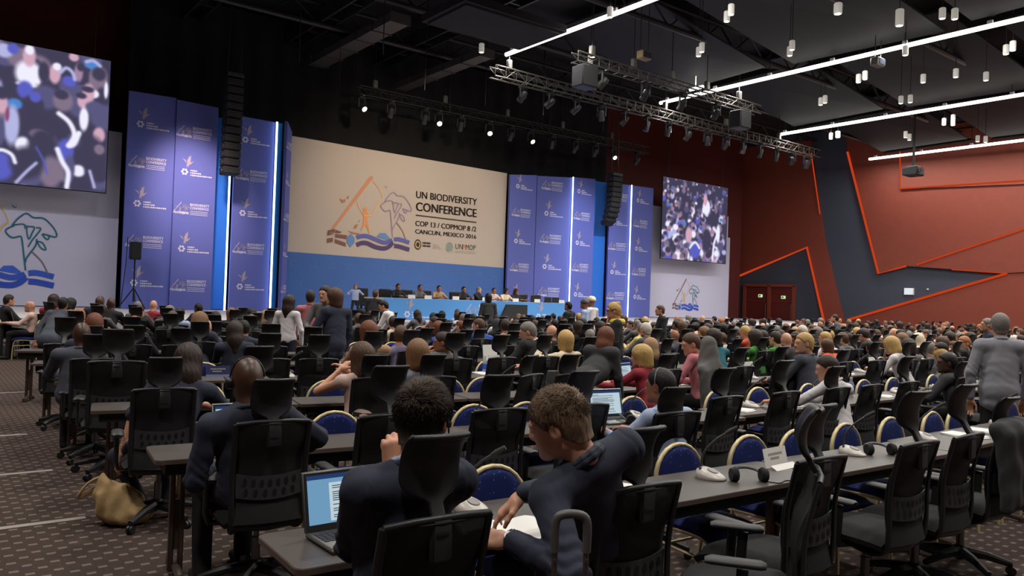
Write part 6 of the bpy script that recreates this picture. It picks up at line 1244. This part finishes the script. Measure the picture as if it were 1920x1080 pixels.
standing('person in grey-blue jacket stooping by the foot of the red wall', (20.92, 11.66), .4, 1.60, 'd', 's', 1, 'sl', lean=.2, k=1.0, v=.015, cv=.02)
standing('person in cream top standing far off before the red wall', (22.67, 10.9), .2, 1.45, 'd', 'b', 1, 'cr', v=.015, cv=.02, k=.9)
standing('person in dark jacket bowed over beside the left end of the dais', (10.7, 20.6), -.9, 1.85, 'b', 's', 1, 'bk', jacket=True, v=.014, cv=.018, lean=.15)
o = standing('girl in pale striped top standing on the stage left of the dais', (11.6, 23.6), 2.8, 1.15, 'l', 'l', 1, 'lb', v=.014, cv=.018, k=.68); o.location.z = .87
standing('person in navy suit stooping over the tables at the far left front', (1.75, 14.3), -.5, 1.50, 'k', 's', 2, 'sl', jacket=True, lean=.35, k=1.0, v=.014, cv=.018)
o = seated('', 'person in black suit sitting sideways on a banquet chair at the far left', 1.42, 'd', 's', 1, 'bk', (1.72, 21.0), -1.3, jacket=True, v=.014, cv=.018)
r = dup(gproto, (1.72, 20.95, 0), -1.3, 'gold banquet chair in the far left aisle under the black-suited sitter')
seated('', 'pink-faced bald person behind a grey laptop at the far left', 1.3, 'w', 'n', 1, 'pk', (2.0, 20.2), 1.2, v=.014, cv=.018)
r = dup(gproto, (2.0, 20.2, 0), 1.2, 'banquet chair under the bald person at the far left laptop')
# the panel on the stage
DAIS = ((747, 'man in black suit, first from the left on the dais', 'k', 's', 2, 'bk', 13.5), (788, 'man in grey jacket and white shirt, second from the left on the dais', 'd', 's', 2, 'gy', 14.4), (823, 'smiling person in tan jacket, third from the left on the dais', 'k', 's', 2, 'tn', 15.2),
        (870, 'person in black suit, fourth from the left on the dais', 'k', 's', 2, 'bk', 16.3), (899, 'grey-haired man in black, fifth on the dais, leaning to his neighbour', 'g', 's', 1, 'bk', 17.0), (921, 'person in pale pink top, sixth from the left on the dais', 'k', 's', 2, 'pk', 17.7), (945, 'curly dark-haired person in cream, seventh from the left on the dais', 'k', 'b', 2, 'cr', 18.3), (962, 'woman with long dark hair in black, last at the right of the panel', 'd', 'l', 2, 'bk', 18.8))
def eyes(o, J):
    b = MB(); HM = J['HM']
    for s in (-1, 1): b.tube([HM @ Vector((s*.031, .09, .004)), HM @ Vector((s*.031, .096, .004))], .009, 8)
    b.build('eyes', M_black, o)
for i, (px, lab, ha, st, sk, cl, X) in enumerate(DAIS):
    o = seated('', lab, 1.24, ha, st, sk, cl, (X, 24.1), PI+(.5 if i == 4 else .15*math.sin(i*2.1)), jacket=cl in ('bk', 'gy', 'tn'), v=.012, cv=.02, collar='wh' if cl in ('bk', 'gy') else None, extra=eyes, group='panel on the dais', folds=0); o.location.z = .87
# ------------------------------------------------------------------ dais, table-top things, bags
t = thing('dais_table', 'long blue cloth-fronted dais table on the stage with pale logos', 'table', (12, 22.9, .88))
M_dcl = mat('dais blue cloth', (84, 150, 216), .8)
MB().box((4.3, .4, .7), (8.6, .9, .04)).build('tabletop', M_white, t, None); MB().box((4.42, -.06, .35), (8.36, .03, .74)).build('front_cloth', M_dcl, t, None)
MB().box((.12, -.05, .35), (.24, .06, .74)).build('end_panel', mat('grey end panel', (150, 152, 160), .7), t, None)
for x in (.1, 4.3, 8.5): MB().box((x, .5, .34), (.06, .6, .68)).build('leg', M_steel, t, None)
for x, me, s_ in ((1.55, LOGO_A, .8), (4.15, LOGO_B, .95), (7.3, LOGO_A, .8)): q = link('printed_logo', me, t, (x, -.08, .36 if me is LOGO_B else .25)); q.scale = (s_, 1, s_)
b = MB(); b.prism([(0, 0), (1.25, 0), (1.25, .62), (.32, .62)], 0, .12); o = b.build('stage_monitor', mat('black screen back', (40, 40, 42), .5), loc=(16.72, 22.35, .875)); tag(o, 'dark slanted monitor standing on the stage before the dais', 'monitor')
MB().box((.75, .1, .02), (.9, .5, .04)).build('foot', M_black, o)
for i, x in enumerate((1.4, 2.05, 3.2, 4.5, 5.9, 6.95, 8.2)):
    b = MB(); b.prism([(-.14, 0), (.14, 0), (.14, .12), (-.14, .12)], 0, .01); o = b.build('name_card', M_paper, loc=(12+x, 22.98, 1.605)); tag(o, 'white name card on the dais table, %s from the left' % nth(i), 'name card', 'dais name cards')
for i, (x, y) in enumerate(((12.1, 24.4), (13.0, 24.35), (13.9, 24.4), (14.7, 24.4), (16.0, 24.4), (19.3, 24.4), (20.0, 24.4))):
    b = MB(); b.box((0, 0, .75), (.5, .08, .55), bev=.03); b.box((0, -.2, .45), (.5, .45, .08), bev=.02); b.box((0, 0, .22), (.06, .06, .45)); b.box((0, -.1, .02), (.5, .5, .04)); o = b.build('panel_chair', M_plast, loc=(x+.25, y+.25, .875)); tag(o, 'black upholstered chair behind the dais, %s from the left' % nth(i), 'chair', 'dais chairs')
for i, x in enumerate((19.2, 19.9, 20.3)):
    b = MB(); b.box((0, 0, .1), (.34, .03, .22)); b.box((0, .05, .01), (.2, .2, .02)); o = b.build('desk_monitor', M_black, loc=(x-.15, 23.3, 1.6)); tag(o, 'small black screen on the empty right end of the dais, %s' % nth(i), 'monitor', 'dais screens')
# first rows
MICS = [(3.69, 2.84, (.2), 'microphone with pale base in front of the nearest gold chairs, beside the headphones'), (5.19, 2.80, (.2), 'microphone with long gooseneck beside the second headset on the nearest table row'), (2.1, 2.98, .25, 'microphone rising behind the man with the chin on his hand, nearest row'),
        (5.0, 4.66, (.2), 'microphone beside the pale blue shirted man on the second table row'), (6.64, 4.65, (.2), 'microphone with white papers beside it on the second table row'), (9.64, 4.66, -.9, 'microphone far along the second table row near the grey-suited man')]
used = []
for x, y, a, lab in MICS: put('mic', MIC, 'conference_microphone', 'microphone', x, y, a, lab, group='conference microphones'); used.append((x, y))
for k in range(0, 5):
    x = 2.0; j = 0
    while x < (min(12, 2.6*(2.5+1.82*k)) if k < 4 else 7):
        x += 1.45; y = TN(k, x)+.33; j += 1
        if not near(used, x, y, .9): put('mic', MIC, 'conference_microphone', 'microphone', x, y, .1+.1*(j % 3), 'pale microphone %s along the %s table row, counted from the aisle' % (nth(j), nth(k)), group='conference microphones'); used.append((x, y))
put('phones', PHONES, 'headphones', 'headphones', 3.83, 2.68, -.55, 'black headphones lying on the nearest table beside the name plate'); put('phones', PHONES, 'headphones', 'headphones', 5.38, 2.7, -.5, 'black headphones with cable on the nearest table, between two office chairs')
put('phones', PHONES, 'headphones', 'headphones', 4.75, 4.5, .9, 'black headset on the second table by the pale blue shirt'); 
put('plate', PLATE, 'name_plate', 'name plate', 4.22, 2.83, .05, 'white folded name plate with grey print on the nearest table'); put('plate2', [('card', PLATE[0][1].copy(), []), PLATE[1]], 'name_plate', 'name plate', 2.62, 9.0, -.2, 'dark blue name plate on the table before the bald man in slate')
PROTO['plate2'].children[0].data.materials[0] = mat('dark blue card', (28, 38, 84), .6)
put('lap', LAP, 'laptop', 'laptop', 1.47, 2.87, .02, 'dark silver laptop showing a text page, on the nearest table corner')
put('lapw', LAPW, 'laptop', 'laptop', 4.68, 4.58, -.12, 'white laptop with bright page on the second table row beside the pale blue shirt')
for x, y, a, lab in ((1.70, 4.93, -.1, 'silver laptop mostly hidden behind the headphoned man'), (6.95, 6.5, .25, 'silver laptop in front of the woman in dark red'), (1.29, 9.2, -.25, 'bright laptop at the aisle end beside the shaved man in slate'), (3.05, 11.0, -.25, 'small bright laptop left of the bald man in slate suit'), (9.4, 8.25, .1, 'small blue-lit laptop in the fourth table row')):
    put('lapw', LAPW, 'laptop', 'laptop', x, y, a, lab)
for x, y, a, lab in ((5.5, 6.35, PI-.2, 'open grey laptop seen from its back on the third table row'), (1.9, 20.75, PI/2, 'grey laptop of the bald person at the far left')): put('lapw', LAPW, 'laptop', 'laptop', x, y, a, lab, .742 if x > 3 else .79)
b = MB(); b.box((0, 0, .765), (.9, .6, .035)); 
for sx in (-.4, .4): b.box((sx, 0, .375), (.05, .5, .75))
o = b.build('side_table', M_apron, loc=(1.95, 20.75, 0)); tag(o, 'small black table under the grey laptop at the far left', 'table')
# the open document the two men look at
b = MB(); b.sheet(lambda u, v: ((u-.5)*.42, (v-.5)*.3, .012+.02*math.sin(u*PI*2)**2*(.4+.6*v)), 12, 4, .004); b.box((0, 0, .004), (.43, .31, .006)); o = b.build('open_document', M_paper, loc=(2.05, 2.60, .743)); o.rotation_euler = (0, 0, -.35); tag(o, 'white open document under the pointing hand on the nearest table', 'document')
PP = [(6.3, 4.46, .2), (7.1, 4.5, -.1), (4.5, 8.35, .4), (5.9, 8.2, -.1), (7.3, 2.82, .1), (6.85, 2.66, -.2), (8.0, 2.8, 0), (4.9, 10.0, .2), (3.75, 9.4, .3), (7.5, 6.4, .1), (8.4, 6.45, -.2), (9.0, 4.5, .2), (10.2, 8.2, 0), (11.5, 6.4, .2), (12.2, 4.6, 0), (13.4, 6.5, .3), (14.6, 8.2, .1), (10.9, 4.6, -.3), (3.05, 2.72, .3), (2.2, 9.25, .1), (3.2, 8.9, -.3)]
for i, (x, y, a) in enumerate(PP):
    k = min(range(6), key=lambda k: abs(TN(k, x)+.24-y)); yy = TN(k, x)+.24
    put('paper', PAPERS, 'paper_sheets', 'papers', x, yy, a, 'white paper sheets on the %s table row, %s pile from the aisle' % (nth(k), nth(sum(1 for q in PP if q[0] < x and min(range(6), key=lambda kk: abs(TN(kk, q[0])+.24-q[1])) == k))), group='papers on the tables')
for i, (x, k, a) in enumerate(((6.2, 3, .1), (8.1, 3, 0), (7.4, 4, .1), (9.2, 2, .2), (10.6, 3, 0), (12.6, 2, .1), (5.3, 4, 0))):
    b = MB(); b.box((0, .03, .12), (.3, .01, .24), 0, Matrix.Rotation(-.15, 4, 'X')); o = b.build('document', M_paper, loc=(x, TN(k, x)+.3, .742)); o.rotation_euler = (0, 0, a); tag(o, 'upright white document on the %s table row, near delegate %s along' % (nth(k), nth(int(x))), 'document', 'upright documents')
# water bottles and a blue folder
M_bot = mat('clear bottle', (190, 205, 215), .1, alpha=.45)
for i, (x, k) in enumerate(((8.6, 1), (11.2, 1), (13.2, 2), (10.1, 2), (6.0, 3), (14.4, 3), (15.2, 2))):
    t = thing('water_bottle', 'small water bottle with blue label on the %s table row, %s along' % (nth(k), nth(int(x))), 'bottle', (x, TN(k, x)+.36, .742), 0, 'water bottles')
    b = MB(); b.lathe([(.03, 0), (.032, .01), (.032, .15), (.014, .19), (.014, .21)], 12); b.build('body', M_bot, t); b = MB(); b.lathe([(.0325, .05), (.0325, .12)], 12); b.build('paper_label', CLOTH['bl'], t); b = MB(); b.lathe([(.016, .2), (.016, .225)], 10); b.build('cap', M_white, t)
# tan bag slumped on the floor by the third table
def bagf(P, d): return d+.006*np.sin(P@A(40, 25, 30)+2*np.sin(P@A(12, 18, -22)))+.004*np.sin(P@A(-50, 44, 10))
V, F = nets([el((.03, 0, .14), (.16, .13, .15), .05), el((.1, -.05, .08), (.16, .14, .085), .05), rc((-.06, .02, .24), (-.07, .04, .36), .075, .02, .06), ('f', bagf)], .011)
M_bag = mat('tan canvas', (176, 146, 102), .85, noise=.2, nscale=14, bump=.2, bscale=120)
o = mk('canvas_bag', V, F, M_bag); o.location = (1.2, 6.22, 0); tag(o, 'slumped tan canvas bag on the carpet by the third table leg', 'bag')
b = MB(); b.tube(smoothline([(-.07, .04, .35), (-.16, .08, .3), (-.22, .1, .2), (-.1, .1, .26), (-.06, .05, .34)]), .018, 8, flat=.5); b.build('strap', M_bag, o)
# wheeled suitcase with raised handle in the near right of the table end
t = thing('wheeled_suitcase', 'black wheeled suitcase with raised grey handle between the two nearest office chairs', 'suitcase', (1.51, 1.66, 0), -.6)
MB().box((0, 0, .3), (.36, .22, .5), bev=.05).build('body', M_seatf, t); 
for s_ in (-1, 1):
    MB().tube([(s_*.043, -.08, .5), (s_*.044, -.08, 1.08)], .0085, 8).build('rail', mat('handle rail', (104, 100, 98), .35, .8), t); MB().cyl((s_*.12-.02, -.09, .035), (s_*.12+.02, -.09, .035), .035, 12).build('wheel', M_black, t)
b = MB(); b.tube(smoothline([(-.044, -.08, 1.05), (-.045, -.08, 1.12), (-.035, -.08, 1.148), (0, -.08, 1.155), (.035, -.08, 1.148), (.045, -.08, 1.12), (.044, -.08, 1.05)]), .0125, 10); b.build('grip', mat('grey grip', (84, 82, 82), .45), t)
b = MB()
for s_ in (-1, 1): b.tube([(s_*.044, -.09, 1.03), (s_*.044, -.094, 1.03)], .005, 8)
b.build('rivet', M_chrome, t)
# clothes hung over chair backs
def coat(label, X, Y, rz, m, z=1.02, wd=.2, top=None):
    def fo(P, d): return d+.004*np.sin(P[:, 0]*42+2*np.sin(P[:, 2]*7))+.002*np.sin(P@A(20, 60, 33))
    q = [rc((-wd, -.3, z-.02), (wd, -.3, z-.02), .042, k=.04), rc((-wd*.95, -.34, z-.06), (-wd*1.05, -.37, z-.52), .05, .035, .05), rc((wd*.95, -.34, z-.06), (wd*1.1, -.37, z-.48), .05, .035, .05), rc((0, -.345, z-.05), (0, -.37, z-.5), .06, .04, .09), rc((-.1, -.345, z-.05), (-.1, -.37, z-.5), .06, .04, .1), rc((.1, -.345, z-.05), (.1, -.37, z-.5), .06, .04, .1)]
    if top: q += [rc((0, -.3, z), (0, -.29, top), .13, .09, .06)]
    V, F = nets(q+[('f', fo)], .013); o = mk('draped_coat', V, F, m); o.location = (X, Y, 0); o.rotation_euler = (0, 0, rz); tag(o, label, 'coat'); return o
coat('dark grey jacket draped over an office chair at the right edge, nearest row', 5.71, 2.32, 0, CLOTH['ch'], 1.04, .2)
coat('grey coat draped high over an office chair behind the rose shirt', 7.18, 5.92, .1, mat('grey wool coat', (104, 102, 100), .95, noise=.1, nscale=40), 1.05, .16, 1.3)
coat('black coat over an office chair in the third row, right of the white shirt', 9.0, 5.92, 0, CLOTH['bk'], 1.05, .24)
# cable clutter on the carpet under the right tables
for i, (x, y, lab) in enumerate(((4.6, 3.0, 'tangle of black and silver cables on the carpet under the nearest right table'), (6.3, 3.2, 'silver cable ends on the carpet under the far right table'))):
    b = MB(); rq = random.Random(i)
    for q in range(7):
        p = [(rq.uniform(-.4, .4), rq.uniform(-.25, .25), .012) for _ in range(4)]; b.tube(smoothline(p), .008, 6, m=q % 2)
    o = b.build('cable_tangle', [M_black, M_chrome], loc=(x, y, 0)); tag(o, lab, 'cables')
